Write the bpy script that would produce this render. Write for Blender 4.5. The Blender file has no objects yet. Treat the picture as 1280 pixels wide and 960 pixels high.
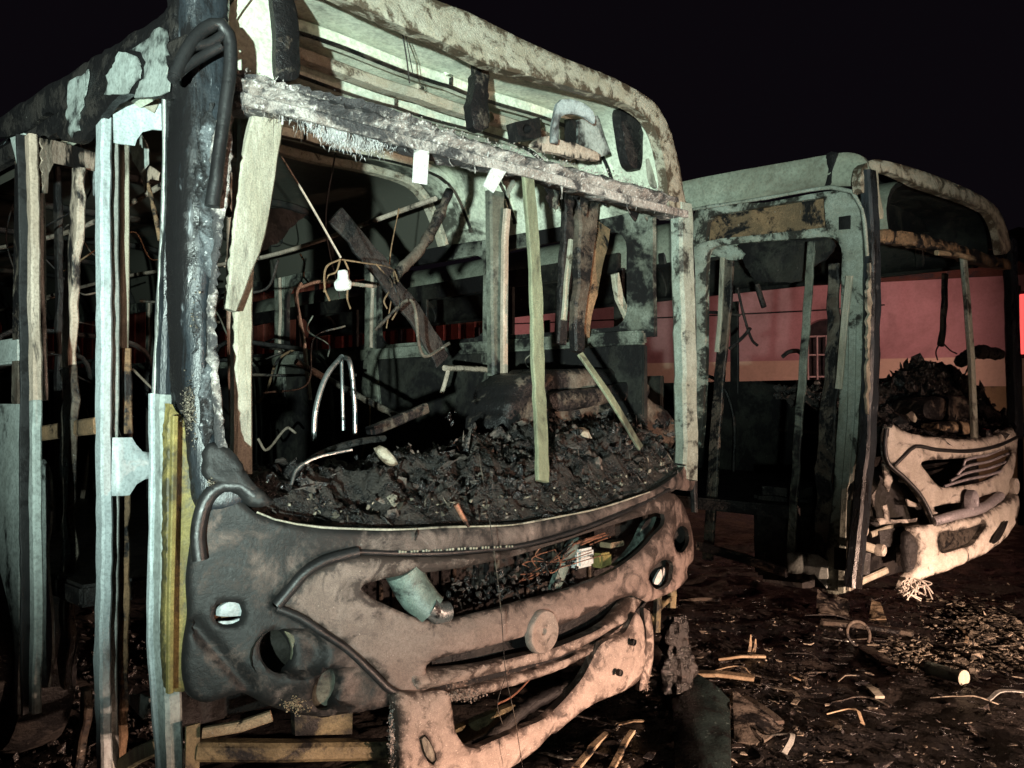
import bpy, math, random
import numpy as np
from mathutils import Vector, Matrix, noise
from mathutils.geometry import delaunay_2d_cdt

random.seed(7)
RNG = np.random.default_rng(7)
scene = bpy.context.scene
COL = scene.collection

# ------------------------------------------------------------------ camera
FPX, CX, CY = 1100.0, 640.0, 480.0
CAMZ, PITCH = 1.5, math.atan(25 / 1100.0)
cam = bpy.data.cameras.new('camera')
cam.sensor_width = 36
cam.lens = 36 * FPX / 1280
cam.clip_start, cam.clip_end = 0.05, 2000
camo = bpy.data.objects.new('camera', cam)
COL.objects.link(camo)
camo.location = (0, 0, CAMZ)
camo.rotation_euler = (math.pi / 2 + PITCH, 0, 0)
scene.camera = camo
CAM = Vector((0, 0, CAMZ))

# ------------------------------------------------------------------ night sky
w = bpy.data.worlds.new('World')
scene.world = w
w.use_nodes = True
w.node_tree.nodes['Background'].inputs[0].default_value = (0.0030, 0.0022, 0.0034, 1)
w.node_tree.nodes['Background'].inputs[1].default_value = 1.0

# ------------------------------------------------------------------ lamps of the night: a cool work light by the camera, headlights from the right
def spot(name, loc, aim, watts, color, angle, blend, size):
    l = bpy.data.lights.new(name, 'SPOT')
    l.energy, l.color = watts, color
    l.spot_size, l.spot_blend = math.radians(angle), blend
    l.shadow_soft_size = size
    o = bpy.data.objects.new(name, l)
    COL.objects.link(o)
    o.location = loc
    o.rotation_euler = (Vector(aim) - Vector(loc)).to_track_quat('-Z', 'Y').to_euler()
    return o

spot('work_light', (-0.45, -2.60, 1.02), (-0.50, 4.2, 3.5), 4300, (0.80, 1.0, 0.90), 56, 0.9, 0.05)
# two headlights of a vehicle parked to the right: dipped beam below a soft cut-off, and the spill above it
spot('dipped_headlight', (5.3, -1.2, 0.72), (3.4, 1.6, -4.6), 7800, (1.0, 0.65, 0.47), 122, 0.22, 0.04)
spot('headlight_spill', (6.3, -0.5, 0.72), (1.2, 4.4, 0.0), 2500, (1.0, 0.64, 0.48), 58, 1.0, 0.04)

scene.view_settings.view_transform = 'Standard'
scene.view_settings.look = 'None'
scene.view_settings.exposure = 0.0
scene.view_settings.gamma = 1.0
scene.cycles.max_bounces = 6
scene.cycles.use_denoising = True

# ------------------------------------------------------------------ pixel -> direction
def raydir(px, py):
    x, y = (px - CX) / FPX, (CY - py) / FPX
    return Vector((x, math.cos(PITCH) - y * math.sin(PITCH), math.sin(PITCH) + y * math.cos(PITCH)))

def ground_at(px, py, z=0.0):
    d = raydir(px, py)
    k = (z - CAMZ) / d.z
    return CAM + d * k

# ------------------------------------------------------------------ materials
def burnt(name, c1, c2, soot=0.4, ash=0.25, rough=0.7, metal=0.0, scale=3.0, bump=0.35, seed=0.0,
          streak=1.0, edge=0.06, sootcol=(0.010, 0.0095, 0.010), ashcol=(0.36, 0.34, 0.31), up_ash=0.0,
          soot_rough=0.45, fine=1.0, coat=0.0, grad=None, island=0.0, rim=0.10, spec=0.22):
    m = bpy.data.materials.new(name)
    m.use_nodes = True
    nt = m.node_tree
    N, L = nt.nodes, nt.links
    bs = N['Principled BSDF']
    tc = N.new('ShaderNodeTexCoord')
    mp = N.new('ShaderNodeMapping')
    mp.inputs['Location'].default_value = (seed * 3.1, seed * 1.7, seed * 2.3)
    L.new(tc.outputs['Object'], mp.inputs['Vector'])
    mp2 = N.new('ShaderNodeMapping')
    mp2.inputs['Scale'].default_value = (1, 1, 1.0 / streak)
    L.new(mp.outputs[0], mp2.inputs['Vector'])

    def nz(sc, det, dist, vec):
        n = N.new('ShaderNodeTexNoise')
        n.inputs['Scale'].default_value = sc
        n.inputs['Detail'].default_value = det
        n.inputs['Roughness'].default_value = 0.62
        n.inputs['Distortion'].default_value = dist
        L.new(vec.outputs[0], n.inputs['Vector'])
        return n.outputs['Fac']

    def step(fac, a, b, v0=0.0, v1=1.0):
        r = N.new('ShaderNodeMapRange')
        r.interpolation_type = 'SMOOTHSTEP'
        r.inputs['From Min'].default_value = a
        r.inputs['From Max'].default_value = b
        r.inputs['To Min'].default_value = v0
        r.inputs['To Max'].default_value = v1
        L.new(fac, r.inputs['Value'])
        return r.outputs['Result']

    def mix(f, a, b):
        x = N.new('ShaderNodeMix')
        x.data_type = 'RGBA'
        L.new(f, x.inputs['Factor'])
        for s, v in ((6, a), (7, b)):
            if isinstance(v, tuple):
                x.inputs[s].default_value = (*v, 1)
            else:
                L.new(v, x.inputs[s])
        return x.outputs[2]

    nA = nz(scale, 7, 0.6, mp2)
    nB = nz(scale * 0.8, 8, 1.2, mp2)
    nC = nz(scale * 9, 9, 0.3, mp2)
    nD = nz(scale * 30, 5, 0.2, mp)
    c = mix(step(nA, 0.38, 0.62), c1, c2)
    c = mix(step(nC, 0.35, 0.7, 0.0, 0.45 * fine), c, tuple(v * 0.45 for v in c2))
    c = mix(step(nD, 0.42, 0.66, 0.0, 0.5 * fine), c, tuple(v * 0.4 for v in c2))
    am = step(nC, 0.70 - 0.5 * ash, 0.80 - 0.5 * ash, 0, 0.85)
    if ash > 0:
        c = mix(am, c, ashcol)
    if up_ash > 0:
        g = N.new('ShaderNodeNewGeometry')
        s = N.new('ShaderNodeSeparateXYZ')
        L.new(g.outputs['Normal'], s.inputs[0])
        u = step(s.outputs['Z'], 0.25, 0.9, 0, up_ash)
        mu = N.new('ShaderNodeMath')
        mu.operation = 'MULTIPLY'
        L.new(u, mu.inputs[0])
        L.new(step(nA, 0.35, 0.6), mu.inputs[1])
        c = mix(mu.outputs[0], c, ashcol)
    thr = 0.5 + (soot - 0.5) * 0.42
    # big blotches plus fine break-up of their rims
    ad = N.new('ShaderNodeMath')
    ad.operation = 'MULTIPLY_ADD'
    L.new(nC, ad.inputs[0])
    ad.inputs[1].default_value = 0.35
    L.new(nB, ad.inputs[2])
    # flame-licked rims: more soot, broken up by the same noise
    at = N.new('ShaderNodeAttribute')
    at.attribute_name = 'rim'
    rs = N.new('ShaderNodeMath')
    rs.operation = 'MULTIPLY_ADD'
    L.new(at.outputs['Fac'], rs.inputs[0])
    rs.inputs[1].default_value = -rim
    L.new(ad.outputs[0], rs.inputs[2])
    src = rs.outputs[0]
    if grad:   # one end charred more; on the grille frame it paints headlight fall-off
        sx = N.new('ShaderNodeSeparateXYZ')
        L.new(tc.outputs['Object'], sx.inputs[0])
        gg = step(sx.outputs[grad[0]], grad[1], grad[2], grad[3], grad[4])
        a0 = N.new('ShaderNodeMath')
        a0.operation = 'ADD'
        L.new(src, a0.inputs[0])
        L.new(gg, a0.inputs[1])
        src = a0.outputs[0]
    sm = step(src, thr + 0.175 - edge, thr + 0.175 + edge, 1, 0)
    c = mix(sm, c, sootcol)
    if island > 0:
        gi = N.new('ShaderNodeNewGeometry')
        ri = step(gi.outputs['Random Per Island'], 0.0, 1.0, 1 - island, 1 + island * 1.2)
        hs_ = N.new('ShaderNodeHueSaturation')
        L.new(ri, hs_.inputs['Value'])
        L.new(c, hs_.inputs['Color'])
        c = hs_.outputs[0]
    L.new(c, bs.inputs['Base Color'])
    r = N.new('ShaderNodeMix')
    r.data_type = 'FLOAT'
    L.new(sm, r.inputs[0])
    r.inputs[2].default_value = rough
    r.inputs[3].default_value = soot_rough
    ra = N.new('ShaderNodeMath')
    ra.operation = 'MULTIPLY_ADD'
    L.new(nC, ra.inputs[0])
    ra.inputs[1].default_value = 0.3
    sb = N.new('ShaderNodeMath')
    sb.operation = 'SUBTRACT'
    L.new(r.outputs[0], sb.inputs[0])
    sb.inputs[1].default_value = 0.15
    L.new(sb.outputs[0], ra.inputs[2])
    L.new(ra.outputs[0], bs.inputs['Roughness'])
    bs.inputs['Metallic'].default_value = metal
    bs.inputs['Coat Weight'].default_value = coat
    bs.inputs['Specular IOR Level'].default_value = spec
    bm_ = N.new('ShaderNodeBump')
    bm_.inputs['Strength'].default_value = bump
    bm_.inputs['Distance'].default_value = 0.012
    a2 = N.new('ShaderNodeMath')
    a2.operation = 'MULTIPLY_ADD'
    L.new(nD, a2.inputs[0])
    a2.inputs[1].default_value = 0.35
    L.new(nC, a2.inputs[2])
    a3 = N.new('ShaderNodeMath')
    a3.operation = 'MULTIPLY_ADD'
    L.new(sm, a3.inputs[0])
    a3.inputs[1].default_value = -0.15
    L.new(a2.outputs[0], a3.inputs[2])
    L.new(a3.outputs[0], bm_.inputs['Height'])
    L.new(bm_.outputs[0], bs.inputs['Normal'])
    return m

M = {}
# front bodywork, scorched bare to brown-grey primer
M['front'] = burnt('scorched_front_shaded_top', (0.26, 0.20, 0.175), (0.20, 0.152, 0.132), soot=0.16, ash=0.14, rough=0.78, scale=14, bump=0.28, edge=0.12, ashcol=(0.44, 0.35, 0.31), sootcol=(0.035, 0.027, 0.024), rim=0.24, grad=(2, 0.72, 1.08, 0.04, -0.10))  # scorched; the darker top paints the headlight cut-off into the colour
M['front_dark'] = burnt('charred_front_panel', (0.215, 0.165, 0.145), (0.11, 0.084, 0.074), soot=0.46, ash=0.15, rough=0.75, scale=9, bump=0.2, edge=0.16, seed=2, grad=(0, 0.05, 0.95, -0.13, 0.07), soot_rough=0.5, sootcol=(0.012, 0.0118, 0.012), rim=0.12, spec=0.25, ashcol=(0.17, 0.155, 0.14))
M['bumper'] = burnt('scorched_bumper', (0.36, 0.295, 0.258), (0.275, 0.222, 0.192), soot=0.16, ash=0.22, rough=0.76, scale=16, bump=0.34, edge=0.12, seed=5, ashcol=(0.54, 0.46, 0.41), sootcol=(0.05, 0.038, 0.033), rim=0.22)
M['cap'] = burnt('scorched_roof_cap', (0.44, 0.415, 0.34), (0.36, 0.325, 0.25), soot=0.24, ash=0.16, rough=0.85, scale=13, bump=0.5, edge=0.08, seed=3, sootcol=(0.07, 0.052, 0.036), rim=0.16)
M['beam'] = burnt('ashy_beam', (0.52, 0.48, 0.45), (0.30, 0.255, 0.23), soot=0.38, ash=0.30, rough=0.9, scale=7, bump=0.9, edge=0.08, seed=4, ashcol=(0.68, 0.66, 0.64), up_ash=0.4, sootcol=(0.05, 0.048, 0.05))
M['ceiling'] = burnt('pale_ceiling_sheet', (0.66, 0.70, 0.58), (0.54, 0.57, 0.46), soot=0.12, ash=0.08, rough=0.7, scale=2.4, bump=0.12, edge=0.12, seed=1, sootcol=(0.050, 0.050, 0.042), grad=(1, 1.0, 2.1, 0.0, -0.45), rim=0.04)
M['roof_out'] = burnt('charred_peeled_roof_paint', (0.46, 0.54, 0.57), (0.36, 0.43, 0.45), soot=0.70, ash=0.0, rough=0.5, scale=2.6, bump=0.3, edge=0.02, seed=9, soot_rough=0.5)
M['roof_b'] = burnt('scorched_roof_paint', (0.33, 0.365, 0.30), (0.27, 0.29, 0.23), soot=0.10, ash=0.04, rough=0.6, scale=2.0, bump=0.14, edge=0.18, seed=12, sootcol=(0.10, 0.09, 0.07))
M['frame_b'] = burnt('scorched_side_frame', (0.32, 0.355, 0.31), (0.25, 0.265, 0.22), soot=0.26, ash=0.08, rough=0.6, scale=6, bump=0.25, edge=0.07, seed=13, sootcol=(0.026, 0.025, 0.022), rim=0.14)
M['rust'] = burnt('rusted_sheet', (0.26, 0.16, 0.09), (0.15, 0.10, 0.06), soot=0.36, ash=0.12, rough=0.85, scale=5, bump=0.5, seed=14)
M['black'] = burnt('charred_black', (0.020, 0.019, 0.019), (0.038, 0.033, 0.03), soot=0.5, ash=0.05, rough=0.55, scale=5, bump=0.6, seed=6, soot_rough=0.38)
M['pillar'] = burnt('glossy_charred_pillar', (0.026, 0.033, 0.040), (0.014, 0.017, 0.021), soot=0.45, ash=0.13, rough=0.36, scale=5, bump=0.3, seed=7, streak=4, ashcol=(0.26, 0.28, 0.30), soot_rough=0.25, spec=0.5)
M['pillar_ash'] = burnt('ash_crusted_steel', (0.20, 0.22, 0.235), (0.07, 0.078, 0.086), soot=0.42, ash=0.25, rough=0.75, scale=9, bump=0.7, seed=45, edge=0.1, ashcol=(0.45, 0.46, 0.47))
M['rubber'] = burnt('black_rubber', (0.014, 0.014, 0.015), (0.020, 0.020, 0.021), soot=0.4, ash=0.0, rough=0.45, scale=6, bump=0.15, seed=8, soot_rough=0.38, spec=0.5)
M['white_paint'] = burnt('pale_door_paint', (0.47, 0.54, 0.55), (0.38, 0.43, 0.44), soot=0.16, ash=0.05, rough=0.45, scale=4.0, bump=0.12, seed=10, streak=3, sootcol=(0.05, 0.05, 0.05), edge=0.08, spec=0.5)
M['alu'] = burnt('scorched_aluminium', (0.46, 0.48, 0.46), (0.33, 0.33, 0.30), soot=0.24, ash=0.12, rough=0.5, metal=0.35, scale=4, bump=0.3, seed=11, streak=4)
M['pink'] = burnt('scorched_cream_strip', (0.50, 0.42, 0.35), (0.36, 0.28, 0.22), soot=0.24, ash=0.14, rough=0.8, scale=4, bump=0.4, seed=15, streak=3, edge=0.05)
M['cream'] = burnt('cream_trim', (0.42, 0.40, 0.33), (0.33, 0.305, 0.235), soot=0.24, ash=0.10, rough=0.75, scale=7, bump=0.35, seed=16, streak=4, edge=0.13, sootcol=(0.04, 0.034, 0.028))
M['yellowgreen'] = burnt('yellow_green_post', (0.27, 0.285, 0.19), (0.19, 0.20, 0.13), soot=0.34, ash=0.10, rough=0.7, scale=7, bump=0.35, seed=17, streak=4, edge=0.13, sootcol=(0.03, 0.028, 0.023), rim=0.1)
M['foam'] = burnt('yellow_primer', (0.30, 0.245, 0.085), (0.19, 0.155, 0.055), soot=0.34, ash=0.06, rough=0.6, scale=6, bump=0.2, seed=18, edge=0.09, sootcol=(0.05, 0.045, 0.025))
M['chassis'] = burnt('yellow_chassis_paint', (0.23, 0.19, 0.11), (0.14, 0.115, 0.065), soot=0.42, ash=0.12, rough=0.6, scale=6, bump=0.3, seed=19, edge=0.10)
M['inner'] = burnt('scorched_interior_sheet', (0.034, 0.035, 0.029), (0.020, 0.019, 0.016), soot=0.55, ash=0.05, rough=0.75, scale=3.4, bump=0.4, seed=20, edge=0.1)
M['inner_band'] = burnt('grey_green_window_band', (0.21, 0.225, 0.19), (0.12, 0.125, 0.10), soot=0.42, ash=0.06, rough=0.7, scale=3.4, bump=0.3, seed=21, edge=0.1)
M['side'] = burnt('scorched_side_sheet', (0.40, 0.45, 0.43), (0.29, 0.32, 0.30), soot=0.19, ash=0.06, rough=0.6, scale=2.6, bump=0.25, seed=22, edge=0.09)
M['heap'] = burnt('wet_charred_heap', (0.050, 0.040, 0.034), (0.024, 0.020, 0.018), soot=0.46, ash=0.16, rough=0.55, scale=12, bump=1.0, seed=23, soot_rough=0.24, up_ash=0.10, ashcol=(0.17, 0.14, 0.12), spec=0.5)
M['front_chip'] = burnt('burnt_dash_flakes', (0.11, 0.088, 0.075), (0.035, 0.029, 0.026), soot=0.48, ash=0.12, rough=0.6, scale=10, bump=0.7, seed=52, soot_rough=0.22, island=0.8, spec=0.4)
M['bar_soot'] = burnt('speckled_soot', (0.20, 0.145, 0.12), (0.07, 0.05, 0.042), soot=0.55, ash=0.22, rough=0.7, scale=14, bump=0.6, seed=50, ashcol=(0.45, 0.36, 0.3), edge=0.08)
M['chip'] = burnt('charred_chips', (0.055, 0.042, 0.036), (0.020, 0.017, 0.016), soot=0.58, ash=0.05, rough=0.45, scale=9, bump=0.7, seed=24, soot_rough=0.16, island=0.8, spec=0.5)
M['chip_pale'] = burnt('pale_ash_rubble', (0.30, 0.262, 0.205), (0.12, 0.102, 0.08), soot=0.40, ash=0.14, rough=0.8, scale=14, bump=0.6, seed=25, island=0.75, ashcol=(0.42, 0.38, 0.31))
M['wood'] = burnt('scorched_plank', (0.42, 0.33, 0.22), (0.26, 0.19, 0.12), soot=0.32, ash=0.14, rough=0.8, scale=6, bump=0.4, seed=26)
M['hump'] = burnt('scorched_engine_cover', (0.13, 0.112, 0.09), (0.070, 0.052, 0.040), soot=0.5, ash=0.10, rough=0.65, scale=5, bump=0.6, seed=27, up_ash=0.12, soot_rough=0.3)
M['copper'] = burnt('bare_copper', (0.40, 0.19, 0.12), (0.26, 0.12, 0.08), soot=0.35, ash=0.0, rough=0.5, metal=0.4, scale=9, bump=0.1, seed=28)
M['teal'] = burnt('teal_pipe', (0.22, 0.29, 0.255), (0.12, 0.155, 0.135), soot=0.34, ash=0.1, rough=0.45, scale=8, bump=0.25, seed=29, edge=0.1, spec=0.5)
M['chrome'] = burnt('bare_steel_tube', (0.42, 0.46, 0.46), (0.28, 0.30, 0.30), soot=0.2, ash=0.05, rough=0.3, metal=0.8, scale=6, bump=0.1, seed=30, spec=0.5)
M['tag'] = burnt('pale_plate', (0.66, 0.68, 0.66), (0.58, 0.58, 0.56), soot=0.05, ash=0.05, rough=0.6, scale=6, bump=0.1, seed=31)
M['fluff'] = burnt('white_ash_fluff', (0.72, 0.72, 0.72), (0.50, 0.49, 0.48), soot=0.12, ash=0.2, rough=1.0, scale=10, bump=0.8, seed=32)
M['bfront'] = burnt('scorched_pale_front', (0.62, 0.58, 0.52), (0.48, 0.44, 0.38), soot=0.10, ash=0.12, rough=0.55, scale=14, bump=0.26, seed=33, edge=0.12, rim=0.22, sootcol=(0.045, 0.038, 0.033))
M['bgrille'] = burnt('silvery_grille_bar', (0.50, 0.47, 0.50), (0.36, 0.34, 0.36), soot=0.15, ash=0.1, rough=0.4, metal=0.3, scale=5, bump=0.2, seed=34, spec=0.5)
M['mesh'] = burnt('dark_mesh_insert', (0.13, 0.115, 0.095), (0.07, 0.06, 0.05), soot=0.35, ash=0.15, rough=0.8, scale=25, bump=1.0, seed=35)
M['ground'] = burnt('wet_black_ash_ground', (0.016, 0.0125, 0.011), (0.033, 0.0245, 0.020), soot=0.52, ash=0.06, rough=0.6, scale=2.2, bump=1.0, seed=36, soot_rough=0.30, ashcol=(0.10, 0.085, 0.07), spec=0.5)
M['wall_pink'] = burnt('pink_wall_plaster', (0.50, 0.30, 0.295), (0.42, 0.245, 0.24), soot=0.06, ash=0.0, rough=0.9, scale=0.9, bump=0.15, seed=37, fine=0.35, edge=0.2, sootcol=(0.22, 0.12, 0.115))  # red glow on the wall partly put into the pink
M['wall_headlit'] = burnt('headlit_wall_plaster', (0.62, 0.50, 0.36), (0.55, 0.44, 0.31), soot=0.0, ash=0.0, rough=0.9, scale=0.5, bump=0.1, seed=38, fine=0.3)  # headlight beam below its cut-off, painted as a cream band
M['wall_shaded'] = burnt('shaded_wall_plaster', (0.30, 0.24, 0.12), (0.25, 0.20, 0.10), soot=0.0, ash=0.0, rough=0.9, scale=0.5, bump=0.1, seed=39, fine=0.3)  # shaded foot of the wall, painted as an olive band
M['tile'] = burnt('clay_roof', (0.10, 0.045, 0.03), (0.07, 0.032, 0.023), soot=0.3, ash=0.0, rough=0.9, scale=2, bump=0.4, seed=40)
M['gate'] = burnt('red_ribbed_sheet', (0.36, 0.10, 0.07), (0.28, 0.08, 0.055), soot=0.15, ash=0.0, rough=0.6, scale=1.2, bump=0.15, seed=41)
M['gate_bar'] = burnt('white_window_bar', (0.6, 0.5, 0.45), (0.5, 0.4, 0.36), soot=0.0, ash=0.0, rough=0.6, scale=2, bump=0.1, seed=42)
M['glassy'] = burnt('sooty_glass_sheet', (0.014, 0.022, 0.022), (0.022, 0.034, 0.033), soot=0.4, ash=0.16, rough=0.26, scale=6, bump=0.35, seed=43, soot_rough=0.16, ashcol=(0.16, 0.22, 0.21), spec=0.7)

# ------------------------------------------------------------------ mesh helpers
def link_mesh(name, verts, faces, mat, parent=None, smooth=True, angle=40, mat_ids=None, mats=None):
    me = bpy.data.meshes.new(name)
    me.from_pydata([tuple(v) for v in verts], [], faces)
    me.validate()
    me.update()
    for m_ in (mats or [mat]):
        me.materials.append(m_)
    if mat_ids is not None and len(mat_ids) == len(me.polygons):
        me.polygons.foreach_set('material_index', mat_ids)
    if smooth:
        me.polygons.foreach_set('use_smooth', [True] * len(me.polygons))
        me.set_sharp_from_angle(angle=math.radians(angle))
    o = bpy.data.objects.new(name, me)
    COL.objects.link(o)
    if parent is not None:
        o.parent = parent
    return o

def tag(o, label, cat, group=None, kind=None):
    o['label'], o['category'] = label, cat
    if group:
        o['group'] = group
    if kind:
        o['kind'] = kind
    return o

def crom(pts, seg=6.0, closed=True):
    """smooth curve through the points"""
    P = [np.array(p, float) for p in pts]
    n = len(P)
    out = []
    rng = range(n if closed else n - 1)
    for i in rng:
        p1, p2 = P[i], P[(i + 1) % n]
        if closed:
            p0, p3 = P[i - 1], P[(i + 2) % n]
        else:
            p0 = P[i - 1] if i > 0 else 2 * p1 - p2
            p3 = P[i + 2] if i + 2 < n else 2 * p2 - p1
        k = max(1, int(np.linalg.norm(p2 - p1) / seg))
        # centripetal-ish: limit the tangents so that uneven spacing does not overshoot
        d = np.linalg.norm(p2 - p1)
        m1 = (p2 - p0) * (d / (np.linalg.norm(p2 - p1) + np.linalg.norm(p1 - p0) + 1e-9))
        m2 = (p3 - p1) * (d / (np.linalg.norm(p3 - p2) + np.linalg.norm(p2 - p1) + 1e-9))
        for j in range(k):
            t = j / k
            t2, t3 = t * t, t * t * t
            out.append((2 * t3 - 3 * t2 + 1) * p1 + (t3 - 2 * t2 + t) * m1 + (-2 * t3 + 3 * t2) * p2 + (t3 - t2) * m2)
    if not closed:
        out.append(P[-1])
    return [tuple(q) for q in out]

def poly_lin(pts, seg=6.0, closed=True):
    out = []
    n = len(pts)
    for i in range(n if closed else n - 1):
        a, b = np.array(pts[i], float), np.array(pts[(i + 1) % n], float)
        k = max(1, int(np.linalg.norm(b - a) / seg))
        for j in range(k):
            out.append(tuple(a + (b - a) * j / k))
    if not closed:
        out.append(tuple(pts[-1]))
    return out

def inside(P, poly):
    x, y = P[:, 0], P[:, 1]
    r = np.zeros(len(P), bool)
    n = len(poly)
    j = n - 1
    for i in range(n):
        xi, yi = poly[i]
        xj, yj = poly[j]
        if yi != yj:
            c = ((yi > y) != (yj > y)) & (x < (xj - xi) * (y - yi) / (yj - yi) + xi)
            r ^= c
        j = i
    return r

def seg_dist(P, poly):
    best = np.full(len(P), 1e9)
    n = len(poly)
    for i in range(n):
        a, b = np.array(poly[i]), np.array(poly[(i + 1) % n])
        ab = b - a
        t = np.clip(((P - a) @ ab) / (ab @ ab + 1e-12), 0, 1)
        best = np.minimum(best, np.hypot(*(P - a - t[:, None] * ab).T))
    return best

def ell(cx, cy, rx, ry, rot=0, n=20):
    r = math.radians(rot)
    return [(cx + rx * math.cos(a) * math.cos(r) - ry * math.sin(a) * math.sin(r),
             cy + rx * math.cos(a) * math.sin(r) + ry * math.sin(a) * math.cos(r)) for a in [2 * math.pi * i / n for i in range(n)]]

def ragged(pts, amp, seg=4.0, seed=0, closed=True):
    """burnt, torn outline"""
    q = poly_lin(pts, seg, closed)
    out = []
    for x, y in q:
        n1 = noise.noise(Vector((x * 0.11, y * 0.11, seed)))
        n2 = noise.noise(Vector((x * 0.11 + 40, y * 0.11, seed)))
        n3 = noise.noise(Vector((x * 0.4, y * 0.4, seed + 9)))
        out.append((x + amp * (n1 + 0.5 * n3), y + amp * (n2 + 0.5 * n3)))
    return out

def panel(name, outline, mp, mat, parent, holes=(), t=0.018, rnd=0.02, step=9.0, amp=0.004, nsc=5.0, sm=True,
          hole_sm=True, relief=None, inward=Vector((0, 1, 0)), hole_rnd=0.4, angle=50, torn=0.0, bseg=6.0):
    """sheet traced as an outline, mapped on a surface of the thing, with rolled edges, dents and thickness"""
    o = crom(outline, bseg) if sm else poly_lin(outline, bseg)
    if torn:
        o = ragged(o, torn, 4.0, seed=len(name) + outline[0][0])
    hs = [(crom(h, bseg) if hole_sm else poly_lin(h, bseg)) for h in holes]
    allp = np.array(o)
    x0, y0 = allp.min(0)
    x1, y1 = allp.max(0)
    gx, gy = np.meshgrid(np.arange(x0, x1, step), np.arange(y0, y1, step * 0.87))
    gx = gx + (np.arange(gx.shape[0])[:, None] % 2) * step * 0.5
    G = np.stack([gx.ravel(), gy.ravel()], 1)
    if len(G):
        ok = inside(G, o)
        for h in hs:
            ok &= ~inside(G, h)
        G = G[ok]
    if len(G):
        ok = seg_dist(G, o) > step * 0.45
        for h in hs:
            ok &= seg_dist(G, h) > step * 0.45
        G = G[ok]
    pts, edges = [], []
    for lp in [o] + hs:
        s = len(pts)
        pts += lp
        edges += [(s + i, s + (i + 1) % len(lp)) for i in range(len(lp))]
    pts += [tuple(g) for g in G]
    V, E, F, *_ = delaunay_2d_cdt([Vector(p) for p in pts], edges, [], 0, 1e-4)
    P = np.array([tuple(v) for v in V])
    cen = np.array([P[list(f)].mean(0) for f in F])
    ok = inside(cen, o)
    for h in hs:
        ok &= ~inside(cen, h)
    F = [tuple(f) for f, k in zip(F, ok) if k]
    used = sorted({i for f in F for i in f})
    rm = {a: b for b, a in enumerate(used)}
    P = P[used]
    F = [tuple(rm[i] for i in f) for f in F]
    dO = seg_dist(P, o)
    dH = np.full(len(P), 1e9)
    for h in hs:
        dH = np.minimum(dH, seg_dist(P, h))
    base = [mp(p[0], p[1]) for p in P]
    A, B = mp(P[0][0], P[0][1]), mp(P[0][0] + 1, P[0][1])
    A2 = mp(P[0][0], P[0][1] + 1)
    scl = max((A2 - A).length, 1e-5)
    front = []
    for i, b in enumerate(base):
        d = 0.0
        if rnd > 0:
            q = min(1.0, dO[i] * scl / (rnd * 1.6))
            d += rnd * (1 - math.sqrt(max(0, 1 - (1 - q) ** 2)))
            if hs:
                q = min(1.0, dH[i] * scl / (rnd * 1.2))
                d += hole_rnd * rnd * (1 - math.sqrt(max(0, 1 - (1 - q) ** 2)))
        d += amp * noise.fractal(b * nsc, 1.0, 2.0, 3)
        if relief:
            d += relief(P[i][0], P[i][1])
        front.append(b + inward * d)
    n = len(front)
    back = [v + inward * t for v in front]
    cnt = {}
    # orient the faces outwards
    if F:
        a, b, c = (front[i] for i in F[len(F) // 2])
        if (b - a).cross(c - a).dot(inward) > 0:
            F = [tuple(reversed(f)) for f in F]
    for f in F:
        for i in range(3):
            e = (f[i], f[(i + 1) % 3])
            cnt[e] = cnt.get(e, 0) + 1
    faces = list(F) + [tuple(n + i for i in reversed(f)) for f in F]
    for (a, b) in cnt:
        if (b, a) not in cnt:
            faces.append((b, a, n + a, n + b))
    ob = link_mesh(name, front + back, faces, mat, parent, angle=angle)
    rim = np.exp(-np.minimum(dO, dH) * scl / 0.016)
    at = ob.data.attributes.new('rim', 'FLOAT', 'POINT')
    at.data.foreach_set('value', np.concatenate([rim, rim]).astype(np.float32))
    return ob

def frames(P):
    T = []
    for i in range(len(P)):
        a, b = P[max(i - 1, 0)], P[min(i + 1, len(P) - 1)]
        d = (b - a)
        T.append(d.normalized() if d.length > 1e-9 else Vector((0, 0, 1)))
    return T

def resample(pts, step):
    out = [Vector(pts[0])]
    for a, b in zip(pts[:-1], pts[1:]):
        a, b = Vector(a), Vector(b)
        k = max(1, int((b - a).length / step))
        for j in range(1, k + 1):
            out.append(a.lerp(b, j / k))
    return out

def tube(name, pts, r, mat, parent=None, n=8, smooth_path=True, taper=None, wob=0.0):
    P = [Vector(p) for p in pts]
    if smooth_path and len(P) > 2:
        L = sum((b - a).length for a, b in zip(P[:-1], P[1:]))
        P = [Vector(p) for p in crom([tuple(p) for p in P], max(L / 40, r * 1.0), closed=False)]
    T = frames(P)
    ref = Vector((0, 0, 1)) if abs(T[0].z) < 0.9 else Vector((1, 0, 0))
    nrm = (ref - T[0] * ref.dot(T[0])).normalized()
    verts, faces = [], []
    for i, p in enumerate(P):
        nrm = (nrm - T[i] * nrm.dot(T[i])).normalized()
        bi = T[i].cross(nrm)
        rr = r if taper is None else r * (taper[0] + (taper[1] - taper[0]) * i / max(1, len(P) - 1))
        if wob:
            rr *= 1 + wob * noise.noise(p * 25)
        for k in range(n):
            a = 2 * math.pi * k / n
            verts.append(p + (nrm * math.cos(a) + bi * math.sin(a)) * rr)
    for i in range(len(P) - 1):
        for k in range(n):
            faces.append((i * n + k, i * n + (k + 1) % n, (i + 1) * n + (k + 1) % n, (i + 1) * n + k))
    faces.append(tuple(reversed(range(n))))
    faces.append(tuple(range((len(P) - 1) * n, len(P) * n)))
    return link_mesh(name, verts, faces, mat, parent, angle=60)

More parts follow.
